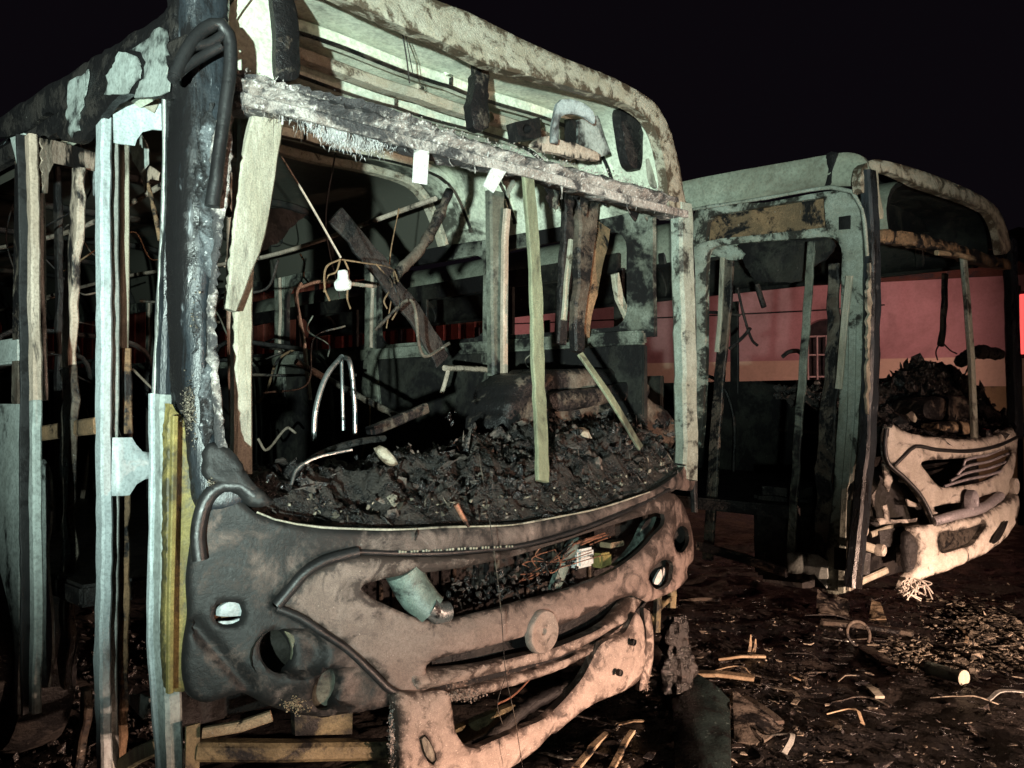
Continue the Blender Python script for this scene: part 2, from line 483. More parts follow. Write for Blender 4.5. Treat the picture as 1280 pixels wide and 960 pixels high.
def bar(name, pts, wd, th, mat, parent=None, side=Vector((1, 0, 0)), cham=0.2, step=0.05, wob=0.004, wsc=6.0, widths=None, curve=False):
    """flat or square section swept along a path, a little dented; side = direction of the width"""
    P = [Vector(p) for p in pts]
    if curve and len(P) > 2:
        P = [Vector(p) for p in crom([tuple(p) for p in P], step, closed=False)]
    else:
        P = resample(P, step)
    T = frames(P)
    verts, faces = [], []
    c = min(wd, th) * cham
    if wob < 0.006:
        wob *= 0.3
        wsc *= 0.5
    for i, p in enumerate(P):
        s = side - T[i] * side.dot(T[i])
        s = s.normalized() if s.length > 1e-6 else Vector((0, 1, 0))
        u = T[i].cross(s)
        f = 1.0
        if widths:
            q = i / max(1, len(P) - 1) * (len(widths) - 1)
            k = min(int(q), len(widths) - 2)
            f = widths[k] + (widths[k + 1] - widths[k]) * (q - k)
        hw, ht = wd * f / 2, th / 2
        off = Vector((noise.noise(p * wsc), noise.noise(p * wsc + Vector((9, 0, 0))), 0.3 * noise.noise(p * wsc + Vector((0, 9, 0))))) * wob
        for a, b in ((-hw + c, -ht), (hw - c, -ht), (hw, -ht + c), (hw, ht - c), (hw - c, ht), (-hw + c, ht), (-hw, ht - c), (-hw, -ht + c)):
            verts.append(p + off + s * a + u * b + Vector((noise.noise(p * 30 + s * a * 20), noise.noise(p * 30 - s * a * 20), 0)) * wob * 0.5)
    for i in range(len(P) - 1):
        for k in range(8):
            faces.append((i * 8 + k, i * 8 + (k + 1) % 8, (i + 1) * 8 + (k + 1) % 8, (i + 1) * 8 + k))
    faces.append(tuple(reversed(range(8))))
    faces.append(tuple(range((len(P) - 1) * 8, len(P) * 8)))
    return link_mesh(name, verts, faces, mat, parent, angle=35)

ICO_V, ICO_F = None, None
def ico():
    global ICO_V, ICO_F
    if ICO_V is None:
        p = (1 + 5 ** 0.5) / 2
        ICO_V = np.array([(-1, p, 0), (1, p, 0), (-1, -p, 0), (1, -p, 0), (0, -1, p), (0, 1, p), (0, -1, -p), (0, 1, -p), (p, 0, -1), (p, 0, 1), (-p, 0, -1), (-p, 0, 1)], float)
        ICO_V /= np.linalg.norm(ICO_V[0])
        ICO_F = np.array([(0, 11, 5), (0, 5, 1), (0, 1, 7), (0, 7, 10), (0, 10, 11), (1, 5, 9), (5, 11, 4), (11, 10, 2), (10, 7, 6), (7, 1, 8), (3, 9, 4), (3, 4, 2), (3, 2, 6), (3, 6, 8), (3, 8, 9), (4, 9, 5), (2, 4, 11), (6, 2, 10), (8, 6, 7), (9, 8, 1)])
    return ICO_V, ICO_F

def rotm():
    q = RNG.normal(size=4)
    q /= np.linalg.norm(q)
    a, b, c, d = q
    return np.array([[1 - 2 * (c * c + d * d), 2 * (b * c - a * d), 2 * (b * d + a * c)], [2 * (b * c + a * d), 1 - 2 * (b * b + d * d), 2 * (c * d - a * b)], [2 * (b * d - a * c), 2 * (c * d + a * b), 1 - 2 * (b * b + c * c)]])

def chunks(name, places, mat, parent=None, flat=0.5, lie=False):
    """places: (x,y,z,size); irregular lumps, flakes and splinters"""
    v0, f0 = ico()
    V, F = [], []
    for i, (x, y, z, s) in enumerate(places):
        v = v0 * (1 + 0.38 * RNG.normal(size=(12, 1)))
        kind = RNG.random()
        if kind < flat:
            sc = np.array([1.0, RNG.uniform(0.5, 1.0), RNG.uniform(0.08, 0.25)])
        elif kind < flat + 0.15:
            sc = np.array([RNG.uniform(1.5, 3.0), 0.25, 0.2])
        else:
            sc = np.array([1.0, RNG.uniform(0.6, 1), RNG.uniform(0.5, 0.9)])
        if lie:
            a_ = RNG.uniform(0, 6.283)
            tx, ty = RNG.normal() * 0.22, RNG.normal() * 0.22
            Rm = np.array([[math.cos(a_), -math.sin(a_), 0], [math.sin(a_), math.cos(a_), 0], [tx, ty, 1.0]])
        else:
            Rm = rotm()
        v = (v * sc * s) @ Rm.T + np.array([x, y, z])
        F.append(f0 + len(V) * 12)
        V.append(v)
    V = np.concatenate(V)
    F = np.concatenate(F)
    me = bpy.data.meshes.new(name)
    me.from_pydata(V.tolist(), [], F.tolist())
    me.materials.append(mat)
    o = bpy.data.objects.new(name, me)
    COL.objects.link(o)
    if parent is not None:
        o.parent = parent
    return o

def boxm(name, lo, hi, mat, parent=None, rot=None, dent=0.0, cut=0.15):
    """box with bevelled edges and a slightly dented skin"""
    lo, hi = Vector(lo), Vector(hi)
    import bmesh
    bm = bmesh.new()
    bmesh.ops.create_cube(bm, size=1)
    for v in bm.verts:
        v.co = Vector([lo[i] + (v.co[i] + 0.5) * (hi[i] - lo[i]) for i in range(3)])
    bev = min(hi - lo) * cut
    bmesh.ops.bevel(bm, geom=bm.edges[:], offset=bev, segments=2, affect='EDGES')
    if dent:
        bmesh.ops.subdivide_edges(bm, edges=[e for e in bm.edges if e.calc_length() > 0.12], cuts=4, use_grid_fill=True)
        for v in bm.verts:
            v.co += noise.noise_vector(v.co * 5) * dent
    if rot:
        c = (lo + hi) / 2
        R_ = Matrix.Rotation(rot[1], 3, rot[0])
        for v in bm.verts:
            v.co = c + R_ @ (v.co - c)
    me = bpy.data.meshes.new(name)
    bm.to_mesh(me)
    bm.free()
    me.materials.append(mat)
    me.polygons.foreach_set('use_smooth', [True] * len(me.polygons))
    me.set_sharp_from_angle(angle=math.radians(40))
    o = bpy.data.objects.new(name, me)
    COL.objects.link(o)
    if parent is not None:
        o.parent = parent
    return o

# ------------------------------------------------------------------ a bus: its own frame (x across the front, y to the rear, z up)
class Bus:
    def __init__(s, name, label, o, right):
        o, right = Vector((*o, 0)), Vector((*right, 0))
        s.W = (right - o).length
        s.ux = (right - o).normalized()
        s.uy = Vector((-s.ux.y, s.ux.x, 0))
        s.o = o
        s.root = bpy.data.objects.new(name, None)
        COL.objects.link(s.root)
        s.root.location = o
        s.root.rotation_euler = (0, 0, math.atan2(s.ux.y, s.ux.x))
        tag(s.root, label, 'bus', 'burned buses parked side by side')
        s.c = s.loc(CAM)

    def loc(s, p):
        d = p - s.o
        return Vector((d.dot(s.ux), d.dot(s.uy), d.z))

    def dirl(s, px, py):
        d = raydir(px, py)
        return Vector((d.dot(s.ux), d.dot(s.uy), d.z))

    def bulge(s, z):
        return float(np.interp(z, [0.2, 0.8, 1.2, 1.45, 2.5, 2.8, 3.1], [0.30, 0.30, 0.27, 0.20, 0.14, 0.09, 0.04]))

    def ys(s, x, z):
        q = min(1.0, abs((x - s.W / 2) / (s.W / 2)))
        return -s.bulge(z) * (1 - q ** 3.0)

    def F(s, px, py, off=0.0):
        """where the ray meets the bowed front of the bus"""
        d = s.dirl(px, py)
        y = 0.0
        for _ in range(14):
            k = (y - s.c.y) / d.y
            p = s.c + d * k
            y = 0.5 * y + 0.5 * (max(-0.4, min(0.35, s.ys(p.x, p.z))) + off)
        return s.c + d * ((y - s.c.y) / d.y)

    def X(s, px, py, x=0.0):
        d = s.dirl(px, py)
        return s.c + d * ((x - s.c.x) / d.x)

    def Y(s, px, py, y):
        d = s.dirl(px, py)
        return s.c + d * ((y - s.c.y) / d.y)

    def fm(s, off=0.0):
        return lambda px, py: s.F(px, py, off)

    def xm(s, x=0.0):
        return lambda px, py: s.X(px, py, x)

    def ym(s, y):
        return lambda px, py: s.Y(px, py, y)

    def px2m(s, p):
        q = s.o + s.ux * p.x + s.uy * p.y
        return q.y / FPX

def strip(bus, name, px_pts, wpx, mapper, th, mat, side, **kw):
    P = [mapper(*p) for p in px_pts]
    wd = wpx * bus.px2m(P[len(P) // 2])
    # the width direction is seen foreshortened: widen accordingly
    g = bus.root.rotation_euler.z
    s = Vector((math.cos(g), math.sin(g), 0)) if abs(side.x) > 0.5 else Vector((-math.sin(g), math.cos(g), 0))
    wd /= max(0.35, abs(s.x))
    return bar(name, P, wd, th, mat, bus.root, side=side, **kw)

XS, YS, ZS = Vector((1, 0, 0)), Vector((0, 1, 0)), Vector((0, 0, 1))

def roof(bus, prof_px, length, mat_out, zoff=0.0, bows=9, bow_mat=None, y0=0.06, inner='ceiling'):
    """roof sheet (outer and inner skin) on the profile of the front cap, with its bows"""
    W = bus.W
    half = [bus.F(*p) for p in prof_px]
    half = [(min(max(p.x, W / 2), W + 0.01), p.z + zoff) for p in half]
    half = [(W / 2, half[0][1] + 0.02)] + half
    prof = [(W - x, z) for x, z in reversed(half)] + half[1:]
    prof = [tuple(p) for p in crom(prof, 0.06, closed=False)]
    n = len(prof)
    ny = int(length / 0.12)
    verts = []
    for j in range(ny + 1):
        y = y0 + length * j / ny
        for x, z in prof:
            q = Vector((x, y, z))
            verts.append(q + Vector((0, 0, 0.012 * noise.fractal(q * 1.3, 1, 2, 3))))
    m = len(verts)
    for v in list(verts):
        cx = Vector((W / 2, v.y, v.z - 0.6))
        verts.append(v + (cx - v).normalized() * 0.035)
    faces, ids = [], []
    for j in range(ny):
        for i in range(n - 1):
            a, b, c, d = j * n + i, j * n + i + 1, (j + 1) * n + i + 1, (j + 1) * n + i
            faces.append((a, b, c, d)); ids.append(0)
            faces.append((m + d, m + c, m + b, m + a)); ids.append(1)
    for j in range(ny):
        for i in (0, n - 1):
            a, d = j * n + i, (j + 1) * n + i
            faces.append((a, d, m + d, m + a)); ids.append(1)
    for i in range(n - 1):
        faces.append((i, m + i, m + i + 1, i + 1)); ids.append(1)
    o = link_mesh('roof', verts, faces, None, bus.root, mats=[mat_out, M[inner]], mat_ids=ids)
    inner = [(x + (W / 2 - x) * 0.03, z - 0.05) for x, z in prof if z > prof[0][1] + 0.02]
    for k in range(bows):
        y = 0.55 + k * length / bows
        b_ = bar('roof_bow', [(x, y, z - 0.02) for x, z in inner], 0.07, 0.045, bow_mat or (M['cap'] if k < 2 else M['inner']), bus.root, side=YS, step=0.09)
    return prof

# ================================================================== GROUND
def graded(a, b, lo, hi, fine, coarse_n):
    f = np.arange(lo, hi, fine)
    l = lo - np.geomspace(0.08, lo - a, coarse_n)[::-1]
    r = hi + np.geomspace(0.08, b - hi, coarse_n)
    return np.concatenate([l, f, r])

def ground_h(x, y):
    v = Vector((x, y, 0))
    h = 0.05 * noise.fractal(v * 0.9, 1, 2, 3) + 0.022 * noise.fractal(v * 6, 1, 2, 4)
    return h * (1 if -6 < x < 12 and -2 < y < 18 else 0.4) - 0.02

gx = graded(-600, 600, -3.6, 7.6, 0.05, 26)
gy = graded(-600, 900, 1.6, 9.0, 0.05, 26)
gv = [(float(x), float(y), ground_h(x, y)) for y in gy for x in gx]
nx = len(gx)
gf = [(j * nx + i, j * nx + i + 1, (j + 1) * nx + i + 1, (j + 1) * nx + i) for j in range(len(gy) - 1) for i in range(nx - 1)]
g = link_mesh('ground', gv, gf, M['ground'], angle=180)
g['kind'] = 'structure'

# ================================================================== BUS A (near)
A = Bus('burned_bus', 'burned-out bus shell with pale folding door frames open beside its charred front pillar', (-0.905, 2.45), (0.87, 4.29))
R = A.root
W = A.W

capA_outer = [(543, -2), (590, 16), (637, 40), (700, 69), (775, 100), (819, 128), (836, 155), (850, 203), (858, 250)]
prof = roof(A, [(455, -42)] + capA_outer, 10.2, M['roof_out'])

# front roof cap: the frame above the sign opening, bent down into the far pillar
panel('front_roof_cap', [(290, -140), (430, -60), (490, -28)] + capA_outer + [(862, 262), (841, 262), (834, 215), (822, 165), (806, 143), (775, 126), (700, 104), (612, 80), (560, 54), (500, 30), (431, -2), (330, -50), (262, -100)],
      A.fm(-0.01), M['cap'], R, t=0.05, rnd=0.006, step=7, amp=0.004, nsc=24)
for y_ in (0.36, 0.72, 1.08, 1.44):
    pr = [(x + (W / 2 - x) * 0.03, z - 0.06) for x, z in prof if z > prof[0][1] + 0.06]
    bar('roof_rib', [(x, y_, z) for x, z in pr], 0.05, 0.05, M['ceiling'], R, side=YS, step=0.1, cham=0.08)
    bar('roof_rib_flange', [(x, y_ - 0.03, z - 0.028) for x, z in pr], 0.03, 0.004, M['hump'], R, side=YS, step=0.1)
# corner of the cap over the near side, off the top of the picture
bar('gutter_rail', [(0.0, 0.0, 2.50), (-0.015, 2.5, 2.50), (0.0, 10.2, 2.48)], 0.05, 0.07, M['black'], R, side=XS, step=0.08, wob=0.012)
# side cove between gutter and roof edge, the near side
cv = []
z_lo, z_hi = 2.5, prof[0][1]
nyc = 85
for j in range(nyc + 1):
    y = 0.0 + 10.2 * j / nyc
    for k in range(6):
        z = z_lo + (z_hi + 0.02 - z_lo) * k / 5
        cv.append(Vector((-0.004 + 0.015 * noise.noise(Vector((y * 1.5, z * 3, 0))), y, z)))
nv = len(cv)
cv += [v + Vector((0.025, 0, 0)) for v in cv]
cf = []
for j in range(nyc):
    for k in range(5):
        a, b, c, d = j * 6 + k, j * 6 + k + 1, (j + 1) * 6 + k + 1, (j + 1) * 6 + k
        cf += [(a, b, c, d), (nv + d, nv + c, nv + b, nv + a)]
link_mesh('roof_side', cv, cf, M['roof_out'], R)

# header beam across the windscreen with crusted ash
hb_top = [(292, 88), (340, 97), (400, 112), (470, 130), (540, 152), (600, 172), (680, 197), (760, 218), (820, 236), (858, 249)]
hb_bot = [(862, 272), (820, 262), (760, 246), (690, 225), (640, 214), (600, 205), (530, 186), (450, 163), (370, 141), (300, 128)]
panel('header_beam', hb_top + hb_bot, A.fm(0.0), M['beam'], R, t=0.09, rnd=0.015, step=6, amp=0.018, nsc=14, torn=3.0, angle=70,
      relief=lambda x, y: 0.018 * math.sin((y - (105 + (x - 300) * 0.275)) * 0.34))
bar('header_lip', [A.F(x, y, -0.025) for x, y in [(303, 124), (400, 148), (500, 175), (600, 201), (700, 226), (800, 254), (858, 268)]], 0.035, 0.02, M['beam'], R, side=ZS, wob=0.006, wsc=14)
# burnt flakes lying on the beam
fl = []
for i in range(1300):
    t_ = RNG.random()
    px = 300 + t_ * 550
    py = 96 + (px - 300) * 0.275 + RNG.normal() * 5
    p = A.F(px, py, 0.01 + 0.02 * RNG.random())
    fl.append((p.x, p.y, p.z, RNG.uniform(0.0015, 0.0045)))
o = chunks('ash_crust', fl, M['beam'], R, flat=0.2)
o['kind'] = 'stuff'
# white ash fluff hanging under the beam: many short fibres
fv, ff = [], []
for i in range(6000):
    px = RNG.normal(432, 20)
    base_y = 150 + (px - 400) * 0.25
    py = base_y + abs(RNG.normal()) * 9
    p = A.F(px, py, 0.04 + 0.03 * RNG.random())
    L_ = RNG.uniform(0.006, 0.024)
    d = Vector((RNG.normal() * 0.5, RNG.normal() * 0.5, -1)).normalized()
    s_ = Vector((RNG.normal(), RNG.normal(), RNG.normal() * 0.3)).normalized() * 0.0013
    s2 = d.cross(s_).normalized() * 0.0013
    b_ = len(fv)
    fv += [p + s_, p - s_ + s2, p - s_ - s2, p + d * L_]
    ff += [(b_, b_ + 1, b_ + 3), (b_ + 1, b_ + 2, b_ + 3), (b_ + 2, b_, b_ + 3)]
o = link_mesh('ash_fluff', fv, ff, M['fluff'], R, smooth=False)
o['kind'] = 'stuff'

for k in range(46):
    px = 306 + RNG.random() * 545
    py = 128 + (px - 303) * 0.255 + RNG.random() * 3
    p = A.F(px, py, 0.0)
    L_ = RNG.uniform(0.01, 0.05) * (1 if k % 5 else 1.8)
    tube('melted_strand', [p, p + Vector((RNG.normal() * 0.004, 0.0, -L_ * 0.5)), p + Vector((RNG.normal() * 0.008, RNG.normal() * 0.006, -L_))], RNG.uniform(0.001, 0.003), M['beam'] if k % 2 else M['hump'], R, n=5, taper=(1.0, 0.4))
# ragged lining shreds hanging behind the header
for k in range(14):
    px = 640 + k * 14 + RNG.normal() * 4
    py = 212 + (px - 640) * 0.26
    h_ = RNG.uniform(14, 46)
    panel('lining_shred', [(px - 7, py), (px + 7, py + 3), (px + 4, py + h_ * 0.7), (px, py + h_), (px - 5, py + h_ * 0.6)], A.ym(0.08 + 0.02 * (k % 3)), M['hump'] if k % 2 else M['inner_band'], R, t=0.004, rnd=0.0, amp=0.012, nsc=20, step=5, torn=4, sm=False, bseg=4)
# hanging plates under the header
for pts in ([(519, 178), (537, 183), (534, 231), (516, 228)], [(618, 203), (637, 208), (617, 241), (604, 232)]):
    panel('hanging_plate', pts, A.fm(-0.03), M['tag'], R, t=0.004, rnd=0, amp=0.001, sm=False, step=12)
for (x0, y0, x1, y1) in [(351, 133, 353, 156), (389, 144, 388, 160), (606, 205, 611, 188)]:
    tube('hanging_wire', [A.F(x0, y0, 0.0), A.F((x0 + x1) / 2 + 1, (y0 + y1) / 2, 0.0), A.F(x1, y1, 0.0)], 0.003, M['fluff'], R, n=5)

# inside the sign opening
panel('sign_box_end', [(276, -30), (344, -30), (348, 40), (350, 96), (300, 90), (288, 60)], A.ym(0.08), M['ceiling'], R, t=0.01, rnd=0.004, amp=0.004, step=14)
panel('sign_bracket', [(342, -30), (356, -30), (372, 10), (376, 60), (374, 97), (350, 96), (346, 40)], A.ym(0.05), M['hump'], R, t=0.03, rnd=0.008, amp=0.004, step=10)
panel('sign_post', [(603, 70), (614, 66), (613, 110), (611, 160), (596, 162), (590, 130), (597, 95)], A.ym(0.1), M['hump'], R, t=0.04, rnd=0.008, amp=0.006, step=7, torn=3)
panel('sign_motor', [(646, 152), (676, 146), (678, 172), (650, 176)], A.ym(0.25), M['black'], R, holes=[ell(659, 161, 5, 6)], t=0.06, rnd=0.006, amp=0.003, step=6, sm=False)
panel('sign_plate', [(722, 150), (748, 144), (764, 192), (745, 198), (724, 186)], A.ym(0.12), M['side'], R, t=0.01, rnd=0.003, amp=0.004, step=9, sm=False)
panel('bent_bracket', [(690, 178), (697, 130), (703, 124), (725, 126), (743, 140), (744, 154), (733, 146), (716, 142), (702, 146), (698, 180)], A.ym(0.0), M['white_paint'], R, t=0.012, rnd=0.003, amp=0.004, step=6)
panel('dark_stay', [(712, 148), (724, 150), (725, 184), (713, 180)], A.ym(0.28), M['black'], R, t=0.03, rnd=0.004, amp=0.003, step=6, sm=False)
panel('dark_stay', [(779, 134), (808, 131), (806, 172), (801, 211), (788, 205), (781, 165)], A.ym(0.07), M['black'], R, t=0.05, rnd=0.008, amp=0.006, step=7)
panel('tan_corner_plate', [(812, 150), (824, 170), (833, 212), (836, 236), (818, 232), (812, 200)], A.ym(0.1), M['cream'], R, t=0.02, rnd=0.004, amp=0.004, step=7)
panel('sign_box_end', [(755, 150), (785, 158), (812, 175), (815, 232), (770, 215), (760, 180)], A.ym(0.35), M['ceiling'], R, t=0.01, rnd=0.004, amp=0.006, step=8)
panel('torn_shelf', [(680, 170), (720, 180), (752, 192), (750, 200), (700, 192), (668, 184)], A.ym(0.06), M['pink'], R, t=0.03, rnd=0.004, amp=0.01, step=6, torn=3)
tube('hanging_wire', [A.Y(500, 24, 0.1), A.Y(508, 70, 0.12), A.Y(512, 104, 0.15)], 0.003, M['black'], R, n=5)
tube('hanging_wire', [A.Y(505, 30, 0.1), A.Y(510, 60, 0.12), A.Y(516, 92, 0.15)], 0.002, M['black'], R, n=5)

# far front pillar (bus left)
strip(A, 'front_pillar', [(851, 255), (854, 350), (857, 470), (858, 600)], 21, A.fm(0.01), 0.07, M['frame_b'], XS, wob=0.007)
strip(A, 'pillar_seal', [(861, 262), (865, 360), (867, 480), (868, 640)], 5, A.fm(0.03), 0.03, M['black'], XS, wob=0.006)
# windscreen centre post
strip(A, 'windscreen_post', [(659, 216), (664, 280), (670, 380), (675, 500), (677, 602)], 14, A.fm(0.02), 0.02, M['yellowgreen'], XS, wob=0.009, wsc=2.2)
bar('fallen_trim', [A.F(724, 442, 0.1), A.F(758, 490, 0.02), A.F(800, 560, -0.01)], 0.035, 0.012, M['yellowgreen'], R, side=XS, wob=0.006)

# near front pillar (bus right): charred, glossy, with hoses
panel('front_pillar', [(232, -160), (292, -160), (291, 60), (292, 120), (284, 220), (276, 300), (268, 400), (266, 470), (272, 530), (292, 572), (318, 612), (300, 640), (255, 640), (243, 590), (236, 500), (232, 400), (229, 300), (232, 160), (234, 60)],
      A.fm(-0.005), M['pillar'], R, t=0.08, rnd=0.03, step=7, amp=0.005, nsc=7, torn=1.2)
panel('pillar_crust', [(268, 180), (291, 130), (288, 250), (281, 276), (276, 330), (272, 420), (276, 470), (284, 560), (276, 560), (268, 480), (264, 400), (270, 300)],
      A.fm(-0.03), M['beam'], R, t=0.02, rnd=0.006, step=6, amp=0.012, nsc=14, torn=4.0, angle=70)
panel('pillar_base_flare', [(262, 556), (290, 560), (318, 604), (345, 628), (320, 634), (290, 612), (268, 606), (256, 590)], A.fm(-0.02), M['front_dark'], R, t=0.03, rnd=0.01, step=6, amp=0.01, nsc=12, torn=2.5)
for pts in ([(252, 150), (266, 130), (270, 190), (262, 260), (256, 240)], [(246, 205), (262, 215), (270, 290), (268, 360), (256, 330), (250, 270)], [(244, 372), (252, 380), (250, 420), (243, 440)], [(254, 470), (264, 450), (268, 520), (258, 560), (250, 520)]):
    panel('ash_patch', pts, A.fm(-0.012), M['pillar_ash'], R, t=0.008, rnd=0.003, step=5, amp=0.006, nsc=30, torn=5)
hose_pts = [[(218, 96), (234, 62), (256, 36), (276, 30), (286, 44), (288, 80), (282, 130), (274, 190), (266, 256)],
            [(222, 78), (238, 60), (262, 54), (278, 44)],
            [(214, 100), (232, 84), (254, 70), (276, 58)]]
for hp, r_ in zip(hose_pts, (0.019, 0.014, 0.014)):
    tube('hose', [A.F(x, y, -0.06) for x, y in hp], r_, M['rubber'], R, n=10)
tube('corrugated_sleeve', [A.F(x, y, -0.062) for x, y in [(270, 225), (267, 245), (265, 258)]], 0.021, M['rubber'], R, n=10, wob=0.25)

# trim behind the pillar: leaning cream panel and cream upright
strip(A, 'leaning_trim', [(335, 144), (322, 215), (305, 310), (287, 388)], 30, A.ym(0.03), 0.03, M['cream'], XS, widths=[0.95, 1.15, 1.0, 0.35], wob=0.008)
strip(A, 'inner_upright', [(310, 150), (305, 300), (302, 450), (300, 592)], 17, A.ym(0.10), 0.04, M['cream'], XS, wob=0.009, wsc=2.2)
boxm('upright_bracket', A.Y(283, 178, 0.16) - Vector((0.0, 0.03, 0.05)), A.Y(312, 152, 0.16) + Vector((0.0, 0.03, 0.0)), M['cream'], R, dent=0.006)
panel('upright_foot', [(276, 556), (300, 560), (312, 600), (294, 590), (282, 572)], A.ym(0.15), M['pink'], R, t=0.02, rnd=0.004, amp=0.004, step=8)
panel('torn_strip', [(271, 268), (290, 270), (288, 130), (280, 110)], A.ym(0.05), M['pink'], R, t=0.02, rnd=0.004, amp=0.008, step=8, torn=3, sm=False)

# door jamb: dark glossy stile with a pale lower end, then the yellow primer strip
strip(A, 'door_jamb', [(219, 122), (216, 250), (209, 420), (205, 492)], 22, A.xm(0.02), 0.06, M['pillar'], YS, wob=0.009, wsc=2.2)
strip(A, 'jamb_edge', [(209, 124), (206, 250), (199, 400), (195, 492)], 4.5, A.xm(0.0), 0.025, M['alu'], YS, wob=0.009, wsc=2.2)
strip(A, 'door_jamb', [(203, 492), (205, 620), (206, 760), (210, 860), (216, 990)], 24, A.xm(0.02), 0.05, M['side'], YS, wob=0.009, wsc=2.2)
strip(A, 'jamb_edge', [(192, 492), (193, 660), (193, 800), (198, 900), (204, 990)], 7, A.xm(0.0), 0.03, M['white_paint'], YS, wob=0.009, wsc=2.2)
panel('primer_panel', [(214, 505), (226, 520), (238, 528), (250, 590), (262, 640), (254, 690), (248, 740), (240, 800), (236, 862), (212, 862), (210, 700)],
      A.fm(0.03), M['foam'], R, t=0.03, rnd=0.008, step=8, amp=0.006, torn=2.0)
strip(A, 'primer_edge', [(218, 520), (216, 640), (213, 760), (212, 866)], 5, A.fm(0.0), 0.02, M['foam'], XS, wob=0.002)

# folding door, front leaf: pale frame with round-cornered openings
dl = A.xm(0.0)
d2 = lambda px, py: A.X(px, py, 0.0 + max(0.0, (px - 140) / 65.0) * 0.16)
def leafpart(nm, pts, holes=(), mapper=d2, mat='white_paint', th=0.022, **kw):
    return panel(nm, pts, mapper, M[mat], R, holes=holes, t=th, rnd=0.004, step=9, amp=0.003, inward=XS, **kw)
leafpart('door_rail', [(140, 121), (172, 124), (205, 129), (206, 162), (180, 160), (168, 163), (161, 172), (158, 180), (140, 178)], sm=False)
leafpart('door_rail', [(139, 547), (155, 547), (160, 556), (168, 565), (190, 567), (190, 596), (170, 600), (160, 606), (151, 620), (136, 620)], sm=False)
strip(A, 'door_stile', [(129, 116), (130, 400), (129, 700), (130, 990)], 15, A.xm(-0.01), 0.035, M['white_paint'], YS, wob=0.009, wsc=2.2)
strip(A, 'door_seal', [(141, 175), (142, 400), (140, 700), (141, 990)], 9, A.xm(0.03), 0.03, M['alu'], YS, wob=0.009, wsc=2.2)
strip(A, 'door_inner_stile', [(155, 182), (155, 400), (154, 436)], 7, A.xm(0.09), 0.03, M['cream'], YS, wob=0.004)
strip(A, 'door_inner_stile', [(157, 436), (158, 480), (156, 560), (155, 700), (152, 960)], 8, A.xm(0.09), 0.03, M['rust'], YS, wob=0.010, wsc=12)
panel('torn_sheet', [(160, 182), (175, 165), (183, 180), (184, 205), (174, 216), (164, 200)], A.xm(0.22), M['side'], R, t=0.006, rnd=0.001, amp=0.01, step=6, inward=XS, torn=2, sm=False)
panel('torn_sheet', [(172, 214), (186, 206), (197, 216), (194, 224), (184, 222), (180, 240)], A.xm(0.24), M['pink'], R, t=0.006, rnd=0.001, amp=0.01, step=6, inward=XS, torn=2, sm=False)
tube('dangling_rod', [A.X(183, 222, 0.25), A.X(192, 260, 0.25), A.X(200, 300, 0.25)], 0.008, M['rust'], R, n=6)

# folding door, second leaf folded further in; warm light painted on its upper half
d1 = lambda px, py: A.X(px, py, -0.10 + max(0.0, (px - 42) / 75.0) * 0.30)
leafpart('door_rail', [(28, 168), (60, 174), (90, 182), (119, 192), (119, 214), (90, 209), (58, 202), (52, 215), (50, 240), (30, 240)], mapper=d1, mat='pink', sm=False)
strip(A, 'door_stile', [(40, 170), (41, 300), (44, 500)], 13, A.xm(-0.10), 0.03, M['pink'], YS, wob=0.009, wsc=2.2)
strip(A, 'door_stile', [(44, 500), (46, 650), (47, 800), (45, 890)], 13, A.xm(-0.10), 0.03, M['side'], YS, wob=0.009, wsc=2.2)  # lower half in greener colour: cool light painted below the shadow line
strip(A, 'door_seal', [(29, 170), (31, 400), (34, 650), (35, 892)], 4, A.xm(-0.11), 0.04, M['rubber'], YS, wob=0.009, wsc=2.2)
strip(A, 'door_seal', [(49, 215), (51, 400), (53, 500)], 5, A.xm(-0.06), 0.03, M['alu'], YS, wob=0.009, wsc=2.2)
panel('door_corner_gusset', [(11, 172), (28, 166), (28, 250), (22, 215)], A.xm(-0.10), M['side'], R, t=0.01, rnd=0.003, amp=0.003, step=9, inward=XS, sm=False)
panel('door_gusset_low', [(48, 574), (60, 590), (62, 640), (58, 690), (64, 800), (58, 860), (48, 860)], A.xm(0.03), M['side'], R, t=0.01, rnd=0.003, amp=0.004, step=9, inward=XS)
strip(A, 'torn_post', [(98, 210), (94, 300), (88, 380), (86, 460)], 20, A.xm(0.12), 0.03, M['pink'], YS, widths=[0.8, 1.0, 1.1, 0.9], wob=0.012, wsc=9)
strip(A, 'torn_post', [(86, 460), (90, 500), (86, 540), (86, 640), (84, 760), (82, 860)], 20, A.xm(0.12), 0.03, M['hump'], YS, widths=[0.9, 1.2, 0.8, 1.0, 1.1, 0.8], wob=0.016, wsc=9)
strip(A, 'torn_post', [(72, 210), (74, 380), (73, 560), (76, 840)], 9, A.xm(0.5), 0.03, M['black'], YS, wob=0.01)
bar('cross_rail', [A.X(52, 542, 0.12), A.X(90, 536, 0.14), A.X(122, 532, 0.1)], 0.06, 0.03, M['rust'], R, side=ZS, wob=0.004)
bar('fallen_strut', [A.X(68, 770, 0.3), A.X(72, 800, 0.28), A.X(77, 850, 0.26)], 0.03, 0.02, M['hump'], R, side=YS)
bar('fallen_strut', [A.X(108, 860, 0.1), A.X(106, 900, 0.1), A.X(98, 958, 0.1)], 0.05, 0.03, M['hump'], R, side=YS, wob=0.012)
bar('fallen_strut', [A.X(146, 962, 0.05), A.X(172, 944, 0.06), A.X(198, 932, 0.08)], 0.05, 0.03, M['yellowgreen'], R, side=ZS, wob=0.004)
